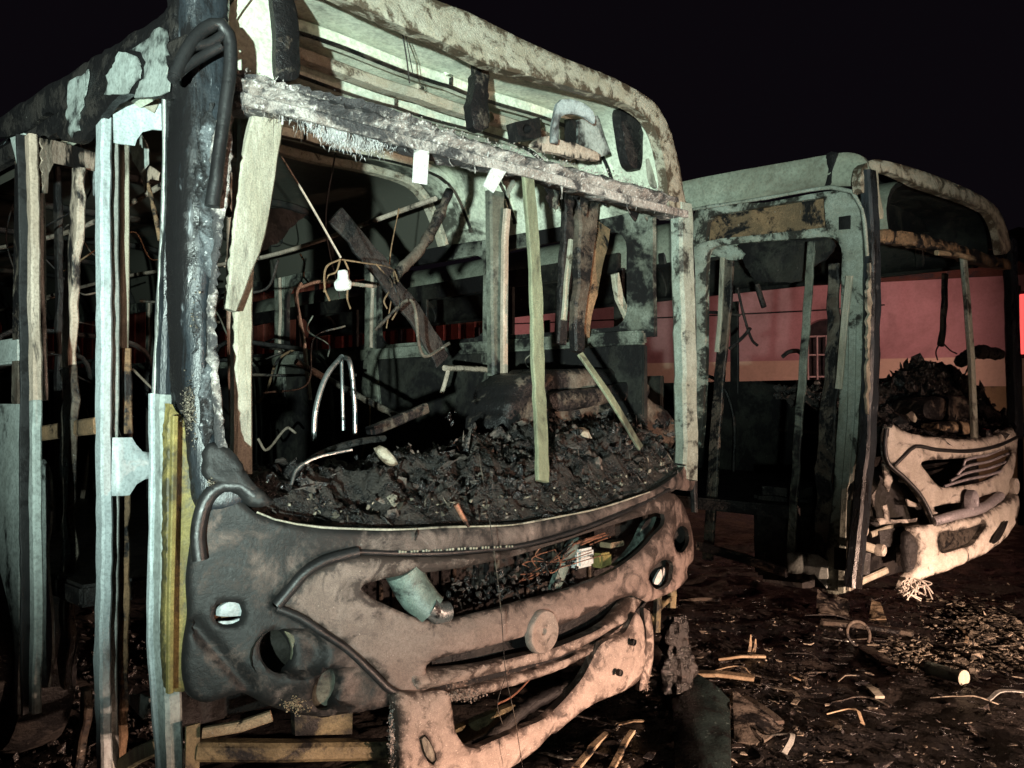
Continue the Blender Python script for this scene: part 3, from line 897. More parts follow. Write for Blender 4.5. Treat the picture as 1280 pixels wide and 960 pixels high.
panel('torn_sheet', [(152, 872), (168, 866), (190, 872), (193, 884), (180, 896), (164, 886)], A.xm(0.2), M['side'], R, t=0.01, rnd=0.001, amp=0.012, step=5, inward=XS, torn=4, sm=False)
panel('torn_sheet', [(112, 184), (120, 186), (121, 248), (116, 244), (111, 215)], A.xm(0.3), M['white_paint'], R, t=0.008, rnd=0.001, amp=0.004, step=6, inward=XS, sm=False)
panel('door_header', [(4, 158), (40, 138), (70, 118), (78, 122), (76, 175), (40, 168), (8, 172)], A.xm(0.04), M['cap'], R, t=0.02, rnd=0.005, amp=0.006, step=8, inward=XS, torn=2)
panel('side_header', [(-30, 168), (0, 146), (60, 106), (130, 62), (205, 10), (214, -40), (212, 122), (206, 122), (150, 119), (122, 150), (100, 176), (72, 172), (60, 140), (20, 168)], A.xm(-0.03), M['black'], R, t=0.025, rnd=0.006, amp=0.010, step=9, inward=XS, torn=2)
for pts in ([(196, 30), (206, 38), (208, 52), (204, 78), (207, 92), (211, 98), (210, 112), (200, 120), (166, 121), (172, 108), (178, 96), (182, 78), (176, 66), (164, 63), (180, 50)],
            [(148, 64), (160, 66), (172, 72), (176, 88), (168, 104), (160, 116), (150, 118), (130, 116), (134, 96), (140, 80)],
            [(82, 102), (100, 94), (111, 86), (108, 112), (102, 140), (97, 166), (88, 172), (84, 150)]):
    panel('paint_remnant', pts, A.xm(-0.038), M['side'], R, t=0.004, rnd=0.001, amp=0.006, step=5, inward=XS, torn=5, sm=False)

# near side behind the door: lower sheet with wheel arch, wheel, window posts
def side_arch(px, py):
    return A.X(px, py, 0.0)
arc = [(1.95 + 0.52 * math.cos(a), 0.42 + 0.52 * math.sin(a)) for a in [math.pi * k / 16 for k in range(17)]]
side_out = [(1.40, 0.30)] + [(1.43, 0.30)] + [(y, z) for y, z in reversed(arc) if z > 0.3] + [(2.5, 0.3), (10.2, 0.28), (10.2, 1.52), (1.40, 1.50)]
panel('side_sheet', [(y * 100, -z * 100) for y, z in side_out], lambda px, py: Vector((0.0, px / 100, -py / 100)), M['side'], R, t=0.02, rnd=0.004, step=14, amp=0.012, nsc=2.0, inward=XS, sm=False, bseg=8)
def wheel(bus, y, x, nm='wheel'):
    # bare rim with shreds of burnt tyre
    prof_ = [(0.0, 0.03), (0.10, 0.03), (0.16, -0.02), (0.24, 0.01), (0.27, -0.06), (0.30, -0.07), (0.30, 0.0), (0.43, 0.0), (0.46, 0.06), (0.45, 0.2)]
    V, F_ = [], []
    n = 28
    for k in range(n):
        a = 2 * math.pi * k / n
        for r_, d_ in prof_:
            V.append(Vector((x + d_, y + r_ * math.cos(a), 0.44 + r_ * math.sin(a))))
    m_ = len(prof_)
    for k in range(n):
        for i in range(m_ - 1):
            F_.append((k * m_ + i, k * m_ + i + 1, ((k + 1) % n) * m_ + i + 1, ((k + 1) % n) * m_ + i))
    return link_mesh(nm, V, F_, M['black'], bus.root)
wheel(A, 1.95, 0.06)
boxm('sill_rail', (-0.01, 1.40, 1.66), (0.05, 10.2, 1.76), M['side'], R)
for k in range(8):
    bar('window_post', [(0.02, 1.45 + k * 1.2, 1.5), (0.02, 1.45 + k * 1.2, 2.5)], 0.09, 0.05, M['hump'], R, side=YS)

# far side of the bus, seen from inside: lower wall, window posts with round corners, vent band
boxm('far_side_wall', (W - 0.04, 0.25, 0.85), (W, 10.2, 1.80), M['inner'], R)
boxm('far_sill', (W - 0.09, 0.25, 1.80), (W + 0.0, 10.2, 1.87), M['inner_band'], R)
posts = [1.34, 2.50, 3.66, 4.82, 5.98, 7.14, 8.30, 9.46]
def window_band():
    o_ = [(0.2, 1.84), (10.2, 1.84), (10.2, 2.92), (0.2, 2.92)]
    hs = []
    ed = [0.30] + [p for p in posts] + [10.1]
    for a, b in zip(ed[:-1], ed[1:]):
        a_, b_ = a + 0.06, b - 0.06
        for z0, z1, r_ in ((1.90, 2.40, 0.10), (2.52, 2.66, 0.05)):
            if b_ - a_ < 0.3:
                continue
            h = []
            for cx_, cz_, s in ((b_ - r_, z1 - r_, 0), (a_ + r_, z1 - r_, 1), (a_ + r_, z0 + r_, 2), (b_ - r_, z0 + r_, 3)):
                for q in range(5):
                    t_ = math.pi / 2 * (s + q / 4)
                    h.append(((cx_ + r_ * math.cos(t_)) * 100, -(cz_ + r_ * math.sin(t_)) * 100))
            hs.append(h)
    panel('window_wall', [(y * 100, -z * 100) for y, z in o_], lambda px, py: Vector((W - 0.03, px / 100, -py / 100)), M['inner_band'], R, holes=hs,
          t=0.03, rnd=0.006, step=16, amp=0.012, nsc=3, inward=XS, sm=False, hole_sm=False, bseg=8)
window_band()
for k, p in enumerate(posts):
    bar('window_post', [(W - 0.045, p, 1.5), (W - 0.05, p, 1.9), (W - 0.05, p, 2.3), (W - 0.045, p, 2.6)], 0.10, 0.03, M['inner_band'], R, side=YS, widths=[2.2, 1.1, 1.0, 1.4], curve=True)
boxm('floor', (0.05, 0.9, 0.78), (W - 0.05, 10.2, 0.86), M['black'], R)
boxm('rear_wall', (0.03, 10.1, 0.4), (W - 0.03, 10.2, 2.0), M['inner'], R)
for x_ in (0.03, W * 0.5, W - 0.1):
    bar('rear_post', [(x_ + 0.03, 10.15, 1.9), (x_ + 0.03, 10.15, 2.75)], 0.12, 0.06, M['inner'], R, side=XS)
# bulkhead and front interior wall under the dash
boxm('dash_bulkhead', (0.06, 0.26, 0.5), (W - 0.06, 0.32, 1.18), M['black'], R)
panel('slot_backing', [(540, 815), (660, 785), (795, 735), (800, 770), (690, 825), (540, 850)], A.fm(0.07), M['black'], R, t=0.01, rnd=0, step=12, amp=0.004, sm=False)

# interior posts and rods
strip(A, 'stanchion', [(618, 240), (619, 330), (621, 470)], 18, A.ym(0.75), 0.05, M['inner_band'], XS, wob=0.006)
strip(A, 'stanchion', [(634, 262), (631, 300), (630, 400), (630, 470), (634, 486)], 6, A.ym(0.7), 0.03, M['pink'], XS, wob=0.004)
strip(A, 'charred_post', [(735, 232), (730, 300), (724, 380), (720, 440)], 26, A.ym(0.30), 0.05, M['hump'], XS, widths=[1.2, 0.9, 0.6, 0.5], wob=0.014, wsc=12)
strip(A, 'charred_post', [(712, 232), (706, 330), (700, 430)], 12, A.ym(0.5), 0.04, M['black'], XS, wob=0.012, wsc=12)
strip(A, 'charred_post', [(752, 282), (742, 340), (728, 420)], 16, A.ym(0.45), 0.03, M['rust'], XS, widths=[1.3, 1.0, 0.7], wob=0.01)
strip(A, 'bent_stay', [(768, 342), (774, 372), (786, 400)], 8, A.ym(0.45), 0.03, M['cap'], XS, wob=0.01)
strip(A, 'bent_stay', [(714, 300), (710, 340), (704, 400)], 5, A.ym(0.35), 0.02, M['cap'], XS, wob=0.006)
tube('bent_rod', [A.Y(562, 238, 0.5), A.Y(545, 278, 0.5), A.Y(525, 312, 0.5), A.Y(500, 338, 0.5), A.Y(490, 352, 0.5)], 0.022, M['hump'], R, n=7, wob=0.4)
tube('thin_rod', [A.Y(352, 196, 0.3), A.Y(385, 250, 0.3), A.Y(426, 322, 0.3)], 0.004, M['pink'], R, n=5)
panel('hanging_sheet', [(312, 250), (360, 262), (385, 268), (352, 300), (318, 322), (300, 330)], A.ym(0.9), M['inner'], R, t=0.01, rnd=0.004, amp=0.03, nsc=3, step=8, torn=3, sm=False)
bar('fallen_channel', [A.Y(420, 268, 0.95), A.Y(470, 330, 0.95), A.Y(515, 388, 0.95), A.Y(552, 452, 0.95)], 0.10, 0.02, M['black'], R, side=XS, wob=0.02, wsc=6)
tube('handrail', [A.Y(392, 552, 0.75), A.Y(395, 510, 0.75), A.Y(408, 470, 0.75), A.Y(427, 446, 0.75)], 0.012, M['chrome'], R, n=8)
tube('handrail', [A.Y(427, 446, 0.75), A.Y(437, 452, 0.8), A.Y(443, 500, 0.8), A.Y(444, 544, 0.8)], 0.011, M['chrome'], R, n=8)
tube('handrail', [A.Y(427, 446, 0.75), A.Y(428, 490, 0.78), A.Y(429, 538, 0.78)], 0.008, M['chrome'], R, n=8)
tube('seat_rail', [A.Y(372, 360, 2.0), A.Y(400, 352, 2.0), A.Y(470, 358, 2.0)], 0.012, M['pink'], R, n=6)
tube('seat_rail', [A.Y(388, 500, 2.0), A.Y(380, 430, 2.0), A.Y(370, 368, 2.0), A.Y(376, 354, 2.0)], 0.014, M['pink'], R, n=6)
tube('seat_rail', [A.Y(370, 452, 1.6), A.Y(420, 480, 1.6), A.Y(500, 522, 1.2)], 0.018, M['hump'], R, n=6, wob=0.3)
tube('seat_rail', [A.Y(555, 460, 1.2), A.Y(590, 461, 1.2), A.Y(630, 463, 1.2)], 0.016, M['pink'], R, n=6)
tube('seat_rail', [A.Y(552, 492, 1.2), A.Y(557, 475, 1.2), A.Y(560, 463, 1.2)], 0.012, M['pink'], R, n=6)
bar('charred_lath', [A.Y(460, 540, 0.6), A.Y(500, 524, 0.6), A.Y(532, 510, 0.6)], 0.045, 0.03, M['hump'], R, side=ZS, wob=0.008)
# burnt wiring with a white connector
for pts in ([(424, 324), (450, 328), (490, 336), (498, 352)], [(426, 324), (408, 334), (406, 360), (412, 376)], [(430, 324), (436, 340), (434, 372), (438, 386)], [(470, 330), (490, 356), (480, 376), (484, 386)], [(492, 340), (494, 360), (500, 380), (490, 400)], [(425, 326), (420, 340), (410, 345), (405, 365)]):
    tube('burnt_wire', [A.Y(x, y, 0.45 + 0.02 * math.sin(x)) for x, y in pts], 0.0035, M['rust'], R, n=5, wob=0.3)
o = panel('lamp_holder', [(430, 337), (436, 338), (438, 348), (441, 352), (440, 361), (428, 362), (425, 352), (429, 347)], A.ym(0.40), M['tag'], R, t=0.03, rnd=0.008, amp=0.001, step=3, bseg=3)
for k in range(7):   # burnt seat frames along the cabin
    y_ = 2.6 + k * 0.95
    for x0_ in (1.45, 0.25):
        tube('seat_frame', [(x0_, y_, 0.86), (x0_, y_ + 0.02, 1.45), (x0_ + 0.05, y_ + 0.1, 1.85 - 0.1 * (k % 2)), (x0_ + 0.42, y_ + 0.1, 1.88 - 0.08 * (k % 3)), (x0_ + 0.8, y_ + 0.1, 1.8), (x0_ + 0.82, y_, 1.4), (x0_ + 0.82, y_, 0.86)], 0.016, M['black'], R, n=6)
for k in range(5):
    tube('grab_pole', [(1.35 - 0.2 * (k % 2), 2.2 + k * 1.7, 0.86), (1.33, 2.25 + k * 1.7, 2.0), (1.3, 2.2 + k * 1.7, 2.8)], 0.016, M['pink'], R, n=6)
for k in range(34):   # bent rods, conduit and wire left in the cabin
    x_, y_ = RNG.uniform(0.5, W - 0.15), RNG.uniform(0.7, 5.5)
    z_ = RNG.uniform(0.95, 2.5)
    L_ = RNG.uniform(0.25, 0.9)
    d_ = Vector((RNG.normal() * 0.6, RNG.normal() * 0.4, RNG.normal())).normalized() * L_
    p_ = Vector((x_, y_, z_))
    q_ = Vector((RNG.normal(), RNG.normal(), RNG.normal())) * 0.08
    tube('bent_rod' if k % 3 else 'bent_conduit', [p_, p_ + d_ * 0.35 + q_, p_ + d_ * 0.7 - q_ * 0.5, p_ + d_], RNG.uniform(0.003, 0.011), M[('hump', 'pink', 'black', 'rust', 'inner_band')[k % 5]], R, n=6, wob=0.3)
for x_, z_ in ((0.75, 2.62), (W - 0.6, 2.60)):   # ceiling grab rails, sagging
    tube('grab_rail', [(x_, 1.2, z_), (x_ + 0.03, 3.0, z_ - 0.10), (x_ - 0.02, 5.2, z_ - 0.02), (x_, 9.0, z_ - 0.06)], 0.015, M['pink'], R, n=6)
for p in posts[:6]:   # bright bare edges of the far window posts
    bar('post_edge', [(W - 0.075, p - 0.045, 1.88), (W - 0.075, p - 0.05, 2.1), (W - 0.075, p - 0.045, 2.62)], 0.02, 0.02, M['pink'], R, side=YS, wob=0.008)
for k in range(9):   # wires hanging from the roof
    x_, y_ = RNG.uniform(0.4, 2.2), RNG.uniform(1.0, 6)
    z_ = RNG.uniform(2.0, 2.4)
    tube('hanging_wire', [(x_, y_, 2.85), (x_ + RNG.normal() * 0.08, y_ + 0.05, (2.85 + z_) / 2), (x_ + RNG.normal() * 0.15, y_, z_)], 0.005, M['black'], R, n=5)

# ---------------- front bodywork
hood_top = [(262, 632), (276, 622), (290, 619), (303, 626), (321, 641), (343, 650), (371, 656), (402, 660), (440, 662), (484, 663), (521, 662), (552, 660), (593, 659), (640, 657), (687, 649), (750, 636), (812, 616), (850, 592), (868, 572)]
groove = [(868, 612), (842, 612), (812, 626), (781, 638), (719, 663), (656, 680), (609, 686), (540, 691), (452, 690), (427, 694), (400, 703), (380, 718), (362, 737), (345, 757)]
head_low = [(368, 768), (398, 786), (430, 806), (462, 834), (486, 852), (496, 866), (492, 880), (470, 888), (440, 893), (405, 897), (370, 893), (336, 882), (308, 868), (290, 872), (262, 880), (242, 872), (233, 845), (234, 810), (240, 770), (238, 725), (244, 675), (250, 648)]
def hood_relief(x, y):
    # crease under the upper lip and the swell of the lamp cluster
    d = 0.0
    if x < 470:
        e = y - (650 + (x - 270) * 0.28)
        d += 0.012 / (1 + math.exp(-e * 0.12))
        d -= 0.035 * math.exp(-(((x - 385) / 80) ** 2 + ((y - 840) / 45) ** 2))
        for ox, oy, rx, ry in ((372, 816, 36, 29), (432, 860, 34, 26)):
            e2 = ((x - ox) / rx) ** 2 + ((y - oy) / ry) ** 2
            d += 0.035 / (1 + math.exp(min(50.0, (e2 - 0.9) * 14)))
        c = (y - 800) - (x - 262) * 1.15
        d += 0.02 * math.exp(-(c / 14) ** 2) * (1 if 245 < x < 320 and y > 770 else 0)
    return d
hl1 = [(275, 758), (290, 754), (306, 757), (309, 766), (306, 778), (290, 783), (275, 780), (272, 768)]
panel('front_panel', hood_top + groove + head_low, A.fm(0.0), M['front_dark'], R,
      holes=[hl1, ell(350, 815, 24, 27, -10), ell(411, 862, 21, 28, 15)], t=0.02, rnd=0.009, step=6, amp=0.0022, nsc=14, relief=hood_relief, hole_rnd=1.0)
# lamp bowls behind the openings and the pale lens remains
for (cx_, cy_, rx_, ry_) in ((350, 815, 27, 29), (411, 862, 24, 30)):
    c_ = A.F(cx_, cy_, 0.03)
    s_ = A.px2m(c_)
    V, F_ = [], []
    for i, (q, dep) in enumerate([(1.12, 0.0), (1.05, 0.04), (0.85, 0.08), (0.55, 0.105), (0.2, 0.11)]):
        for k in range(20):
            a = 2 * math.pi * k / 20
            V.append(c_ + Vector((q * rx_ * s_ * 1.3 * math.cos(a), dep, q * ry_ * s_ * math.sin(a))))
    for i in range(4):
        for k in range(20):
            F_.append((i * 20 + k, i * 20 + (k + 1) % 20, (i + 1) * 20 + (k + 1) % 20, (i + 1) * 20 + k))
    F_.append(tuple(range(80, 100)))
    link_mesh('headlamp_bowl', V, F_, M['inner'], R)
panel('lens_rim', [(356, 789), (368, 795), (375, 812), (372, 830), (360, 842), (364, 828), (366, 812), (362, 798)], A.fm(0.03), M['yellowgreen'], R, t=0.008, rnd=0.002, amp=0.001, step=5)
panel('lamp_lens', [(272, 762), (290, 752), (310, 757), (311, 768), (272, 770)], A.fm(0.03), M['white_paint'], R, t=0.01, rnd=0.003, amp=0.002, step=6)
panel('lamp_lens', [(272, 778), (292, 776), (308, 772), (308, 784), (274, 785)], A.fm(0.03), M['white_paint'], R, t=0.01, rnd=0.003, amp=0.002, step=6)
boxm('lamp_housing', A.F(272, 782, 0.05) - Vector((0.02, -0.02, 0.02)), A.F(310, 752, 0.05) + Vector((0.03, 0.08, 0.02)), M['rust'], R)
panel('lamp_lens', ell(411, 864, 23, 30, 15), A.fm(0.06), M['inner_band'], R, t=0.01, rnd=0.01, amp=0.006, step=5)
# charred blister under the lamp cluster
tube('hood_edge', [A.F(x, y - 1, -0.004) for x, y in hood_top[4:-2]], 0.0035, M['cream'], R, n=6, wob=0.5)
# black seals in the grooves
tube('rubber_seal', [A.F(x, y, 0.0) for x, y in [(250, 700), (247, 670), (252, 640), (262, 618), (280, 606), (300, 606), (318, 620)]], 0.022, M['rubber'], R, n=8)
tube('rubber_seal', [A.F(x, y, -0.006) for x, y in [(346, 757), (362, 738), (381, 716), (404, 702), (430, 694), (448, 690)]], 0.017, M['rubber'], R, n=8)
tube('trim_strip', [A.F(x, y, 0.004) for x, y in [(448, 690), (540, 692), (609, 687), (656, 681), (719, 664), (781, 640), (836, 612)]], 0.009, M['rubber'], R, n=8)
tube('rubber_seal', [A.F(x, y, -0.004) for x, y in [(346, 760), (375, 772), (402, 790), (434, 812), (466, 842), (490, 864), (512, 870)]], 0.012, M['rubber'], R, n=8)
for k in range(40):  # melted pitting along the trim strip
    px = 496 + k * 3.7
    p = A.F(px, 690 - (px - 500) * 0.05, -0.004)
    boxm('trim_tooth', p - Vector((0.002 + 0.003 * RNG.random(), 0.002, 0.003)), p + Vector((0.003, 0.002, 0.002 + 0.003 * RNG.random())), M['cream'], R) if k % 4 else None

# grille frame with its long opening, and the far lamp cluster
g_out = [(384, 722), (404, 708), (430, 699), (452, 695), (540, 697), (609, 692), (656, 686), (719, 670), (781, 645), (838, 616), (852, 624), (862, 648), (867, 672), (867, 700), (860, 709), (857, 722), (846, 735), (828, 744), (806, 752), (790, 744),
         (760, 754), (700, 781), (662, 793), (600, 810), (545, 824), (532, 832), (534, 862), (513, 869), (492, 858), (466, 832), (432, 806), (402, 784), (372, 766), (352, 757), (366, 740)]
g_hole = [(454, 735), (460, 730), (509, 719), (552, 714), (599, 706), (640, 697), (700, 679), (766, 657), (822, 641), (831, 643), (830, 655), (815, 670), (797, 691), (769, 713), (719, 735), (656, 752), (594, 769), (552, 776), (521, 772), (490, 759), (466, 747)]
def grille_relief(x, y):
    d = 0.0
    # pressed step along the lower lip, and the lamp cluster standing proud
    yl = 788 - (x - 560) * 0.235
    if x > 500:
        d -= 0.014 / (1 + math.exp(max(-40.0, min(40.0, -(y - yl) * 0.9)))) * min(1.0, (x - 500) / 40)
    d -= 0.02 * math.exp(-(((x - 830) / 40) ** 2 + ((y - 690) / 40) ** 2))
    return d
panel('grille_frame', g_out, A.fm(-0.004), M['front'], R, holes=[g_hole, ell(851, 674, 10, 17, 12), ell(826, 718, 13, 20, 25)], t=0.02, rnd=0.010, step=6, amp=0.002, nsc=14, relief=grille_relief, hole_rnd=0.9)
for (cx_, cy_) in ((851, 674), (826, 718)):
    c_ = A.F(cx_, cy_, 0.05)
    boxm('headlamp_bowl', c_ + Vector((-0.09, 0.0, -0.10)), c_ + Vector((0.05, 0.10, 0.10)), M['black'], R, dent=0.004)
panel('lens_rim', [(818, 730), (826, 712), (832, 708), (833, 718), (826, 732)], A.fm(0.03), M['tag'], R, t=0.01, rnd=0.002, amp=0.001, step=5)
# round emblem base on the grille bar: plain scorched disc
def disc(bus, cx_, cy_, r_, mat, nm, off, dep=0.035, dy=0.0):
    c_ = bus.F(cx_, cy_, off)
    V, F_ = [], []
    n = 36
    rings = [(0.0, 0.012), (0.12, 0.010), (0.18, 0.0), (0.7, 0.0), (0.80, -0.006), (0.93, -0.006), (1.0, 0.002), (1.0, dep)]
    for q, d_ in rings:
        for k in range(n):
            a = 2 * math.pi * k / n
            v = c_ + Vector((q * r_ * math.cos(a), d_, q * r_ * math.sin(a)))
            V.append(v + Vector((0, 0.003 * noise.noise(v * 40), 0)))
    for i in range(len(rings) - 1):
        for k in range(n):
            F_.append((i * n + k, i * n + (k + 1) % n, (i + 1) * n + (k + 1) % n, (i + 1) * n + k))
    return link_mesh(nm, V, F_, mat, bus.root, angle=50)
disc(A, 680, 790, 0.075, M['bumper'], 'emblem_disc', -0.028, dep=0.02)

# two long bars under the grille
bar_top = [(516, 844), (524, 834), (542, 838), (570, 836), (610, 829), (650, 819), (690, 811), (720, 799), (760, 778), (790, 756), (806, 745)]
bar_mid = [(522, 862), (540, 860), (570, 853), (610, 844), (650, 834), (690, 824), (720, 812), (760, 790), (790, 768), (812, 748)]
bar_low = [(530, 874), (560, 868), (600, 858), (640, 847), (690, 832), (720, 820), (760, 798), (786, 778)]
bar_end = [(532, 880), (562, 878), (600, 870), (640, 859), (690, 843), (720, 829), (760, 806), (784, 786)]
panel('lower_grille_bar', bar_top + bar_mid[::-1], A.fm(-0.012), M['bumper'], R, t=0.04, rnd=0.005, step=4.0, amp=0.002, nsc=14,
      relief=lambda x, y: float(np.interp(y - (834 - max(0.0, x - 545) * 0.325), [-6, 2, 16, 19, 24], [0.035, 0.025, -0.014, -0.016, -0.004])))
panel('bar_recess', bar_mid + [(800, 764)] + bar_low[::-1], A.fm(0.004), M['bar_soot'], R, t=0.02, rnd=0.0, step=5, amp=0.005, nsc=25)
panel('lower_grille_lip', bar_low + bar_end[::-1], A.fm(-0.028), M['bumper'], R, t=0.035, rnd=0.008, step=4.5, amp=0.004, nsc=25, torn=1.2)
# bumper: block, lower beam and far lobe
b_out = [(497, 870), (530, 866), (562, 866), (568, 890), (573, 918), (590, 936), (620, 927), (650, 913), (681, 900), (705, 878), (730, 848), (742, 820), (752, 803), (778, 790), (796, 766), (804, 776), (807, 815), (801, 845), (785, 860), (745, 880), (712, 905), (690, 925), (670, 945), (640, 965), (600, 990), (550, 1010), (505, 1010), (502, 940), (500, 895)]
panel('bumper', b_out, A.fm(-0.04), M['bumper'], R, holes=[[(527, 922), (532, 918), (540, 930), (547, 950), (543, 957), (535, 952)]], t=0.03, rnd=0.010, step=6, amp=0.003, nsc=16,
      relief=lambda x, y: -0.03 * math.exp(-(((x - 775) / 34) ** 2 + ((y - 820) / 50) ** 2)) + (0.012 if 520 < x < 700 and y > 952 - (x - 560) * 0.33 else 0.0))
panel('tow_cover', [(528, 924), (532, 921), (541, 934), (545, 950), (541, 953), (534, 946)], A.fm(-0.05), M['cream'], R, t=0.02, rnd=0.003, amp=0.001, step=5)
panel('bumper_flap', [(806, 760), (813, 764), (818, 800), (816, 830), (808, 862), (800, 864), (806, 830), (809, 800)], A.fm(-0.02), M['bumper'], R, t=0.02, rnd=0.004, amp=0.004, step=5)
for (x, y) in ((792, 803), (775, 841)):
    disc(A, x, y, 0.013, M['black'], 'bolt_hole', -0.085, dep=0.01)
def flakes(nm, n_, cx_, cy_, sx_, sy_, off, smin, smax, mat_, bus=A, drop=0.0, flat=0.6):
    out = []
    for _ in range(n_):
        p = bus.F(cx_ + RNG.normal() * sx_, cy_ + RNG.normal() * sy_, off + RNG.normal() * 0.008)
        out.append((p.x, p.y, p.z, smin + (smax - smin) * RNG.random() ** 2))
    ob = chunks(nm, out, M[mat_], bus.root, flat=flat)
    ob['kind'] = 'stuff'
    return ob
flakes('melted_edge', 420, 582, 869, 12, 3.5, -0.035, 0.001, 0.0035, 'bumper', flat=0.25)
flakes('melted_edge', 120, 808, 856, 2, 5, -0.02, 0.001, 0.003, 'bumper', flat=0.25)
flakes('melted_blister', 350, 370, 880, 8, 5, -0.004, 0.001, 0.0035, 'wood', flat=0.2)
flakes('blistered_foam', 900, 237, 508, 4, 15, 0.0, 0.001, 0.0032, 'chip_pale', flat=0.3)
flakes('blistered_foam', 300, 268, 602, 5, 4, -0.008, 0.0015, 0.004, 'chip_pale', flat=0.3)
flakes('blistered_foam', 60, 244, 400, 3, 20, -0.01, 0.0015, 0.004, 'chip_pale', flat=0.3)
tube('burnt_seal', [A.F(x, y, 0.02) for x, y in [(594, 934), (625, 914), (650, 890), (680, 872), (712, 858)]], 0.022, M['black'], R, n=8, wob=0.5)
tube('rubber_seal', [A.F(x, y, 0.0) for x, y in [(496, 868), (502, 900), (503, 960), (505, 1010)]], 0.012, M['rubber'], R, n=8)
flakes('melted_sheet', 900, 491, 925, 2.5, 22, 0.0, 0.0015, 0.0045, 'beam', flat=0.3)
strip(A, 'lamp_bracket', [(822, 740), (820, 790)], 6, A.fm(0.06), 0.03, M['chassis'], XS)
bar('lamp_bracket', [A.F(842, 744, 0.08), A.F(826, 756, 0.08), A.F(812, 774, 0.08)], 0.03, 0.02, M['chassis'], R, side=XS)
strip(A, 'lamp_bracket', [(840, 728), (839, 760)], 8, A.fm(0.08), 0.03, M['chassis'], XS)
# chassis members under the lamp cluster
boxm('chassis_plate', A.F(230, 1000, 0.06), A.F(254, 906, 0.06) + Vector((0, 0.02, 0)), M['chassis'], R, dent=0.003)
bar('chassis_beam', [A.F(246, 937, 0.10), A.F(360, 938, 0.10), A.F(482, 936, 0.10)], 0.055, 0.06, M['chassis'], R, side=ZS, wob=0.003)
bar('chassis_beam', [A.F(490, 946, 0.16), A.F(420, 975, 0.16), A.F(380, 990, 0.16)], 0.05, 0.05, M['chassis'], R, side=ZS)
bar('chassis_beam', [A.F(566, 922, 0.14), A.F(600, 906, 0.14), A.F(640, 890, 0.14)], 0.06, 0.05, M['chassis'], R, side=ZS)
panel('chassis_plate', [(368, 884), (442, 880), (441, 918), (370, 920)], A.fm(0.13), M['chassis'], R, t=0.02, rnd=0.003, amp=0.002, step=10, sm=False)
bar('charred_lath', [A.F(256, 916, 0.07), A.F(300, 908, 0.06), A.F(338, 894, 0.05)], 0.03, 0.025, M['wood'], R, side=ZS, wob=0.012, wsc=12)

# engine bay seen through the grille
boxm('radiator', (0.65, 0.10, 0.45), (1.95, 0.22, 1.05), M['black'], R)
for k in range(22):
    boxm('radiator_fin', (0.68 + k * 0.057, 0.085, 0.5), (0.685 + k * 0.057 + 0.012, 0.11, 1.02), M['hump'], R) if k % 4 else None
tube('intake_pipe', [A.F(503, 712, 0.05), A.F(516, 736, 0.05), A.F(530, 756, 0.03), A.F(538, 764, 0.02)], 0.058, M['teal'], R, n=18)
tube('pipe_clamp', [A.F(536, 758, -0.005), A.F(548, 766, -0.005), A.F(560, 764, -0.005)], 0.035, M['chrome'], R, n=12, wob=0.3)
panel('grille_stay', [(716, 676), (728, 672), (712, 712), (700, 738), (690, 744), (698, 718)], A.fm(0.05), M['teal'], R, t=0.02, rnd=0.004, amp=0.003, step=5)
panel('grille_stay', [(808, 652), (822, 646), (806, 678), (784, 700), (770, 708), (792, 682)], A.fm(0.06), M['teal'], R, t=0.02, rnd=0.004, amp=0.003, step=5)
boxm('fluid_bottle', A.F(724, 712, 0.09), A.F(742, 684, 0.09) + Vector((0, 0.06, 0)), M['tag'], R, dent=0.003)
boxm('relay_box', A.F(752, 712, 0.09), A.F(764, 690, 0.09) + Vector((0, 0.05, 0)), M['foam'], R, dent=0.004)
boxm('relay_box', A.F(764, 686, 0.11), A.F(778, 676, 0.11) + Vector((0, 0.05, 0)), M['wood'], R, dent=0.004)
for i in range(9):
    a_ = (RNG.uniform(640, 700), RNG.uniform(690, 730))
    b_ = (RNG.uniform(690, 760), RNG.uniform(668, 700))
    pm = ((a_[0] + b_[0]) / 2 + RNG.normal() * 10, (a_[1] + b_[1]) / 2 + 10 + RNG.normal() * 8)
    pq = (a_[0] * 0.75 + b_[0] * 0.25 + RNG.normal() * 6, a_[1] * 0.75 + b_[1] * 0.25 + RNG.normal() * 7)
    tube('copper_wire', [A.F(*a_, 0.05), A.F(*pq, 0.06), A.F(*pm, 0.04), A.F(*b_, 0.05)], 0.002, M['copper'], R, n=5)
for i in range(8):
    x_, y_ = RNG.uniform(728, 756), RNG.uniform(672, 678)
    tube('copper_wire', [A.F(x_ - 14, y_ + 4, 0.03), A.F(x_, y_ - 2, 0.02), A.F(x_ + 12, y_ - 6, 0.03)], 0.0026, M['copper'], R, n=5)
ech = []
for i in range(260):
    px = RNG.uniform(560, 720)
    py = RNG.uniform(-14, 26) + 735 - (px - 560) * 0.16
    p = A.F(px, py, RNG.uniform(0.03, 0.09))
    ech.append((p.x, p.y, p.z, RNG.uniform(0.003, 0.012)))
o = chunks('engine_bay_scrap', ech, M['chip'], R)
o['kind'] = 'stuff'
for pts in ([(597, 560), (612, 650), (626, 760), (632, 840), (644, 900), (654, 965)], [(632, 845), (622, 880), (628, 905)]):
    tube('dangling_wire', [A.F(x, y, -0.11) for x, y in pts], 0.0013, M['hump'], R, n=5)
tube('copper_wire', [A.F(x, y, -0.02) for x, y in [(665, 846), (650, 862), (638, 872), (622, 880)]], 0.0028, M['copper'], R, n=5)
tube('copper_wire', [A.F(x, y, -0.05) for x, y in [(570, 630), (578, 645), (586, 658)]], 0.008, M['copper'], R, n=6, wob=0.4)

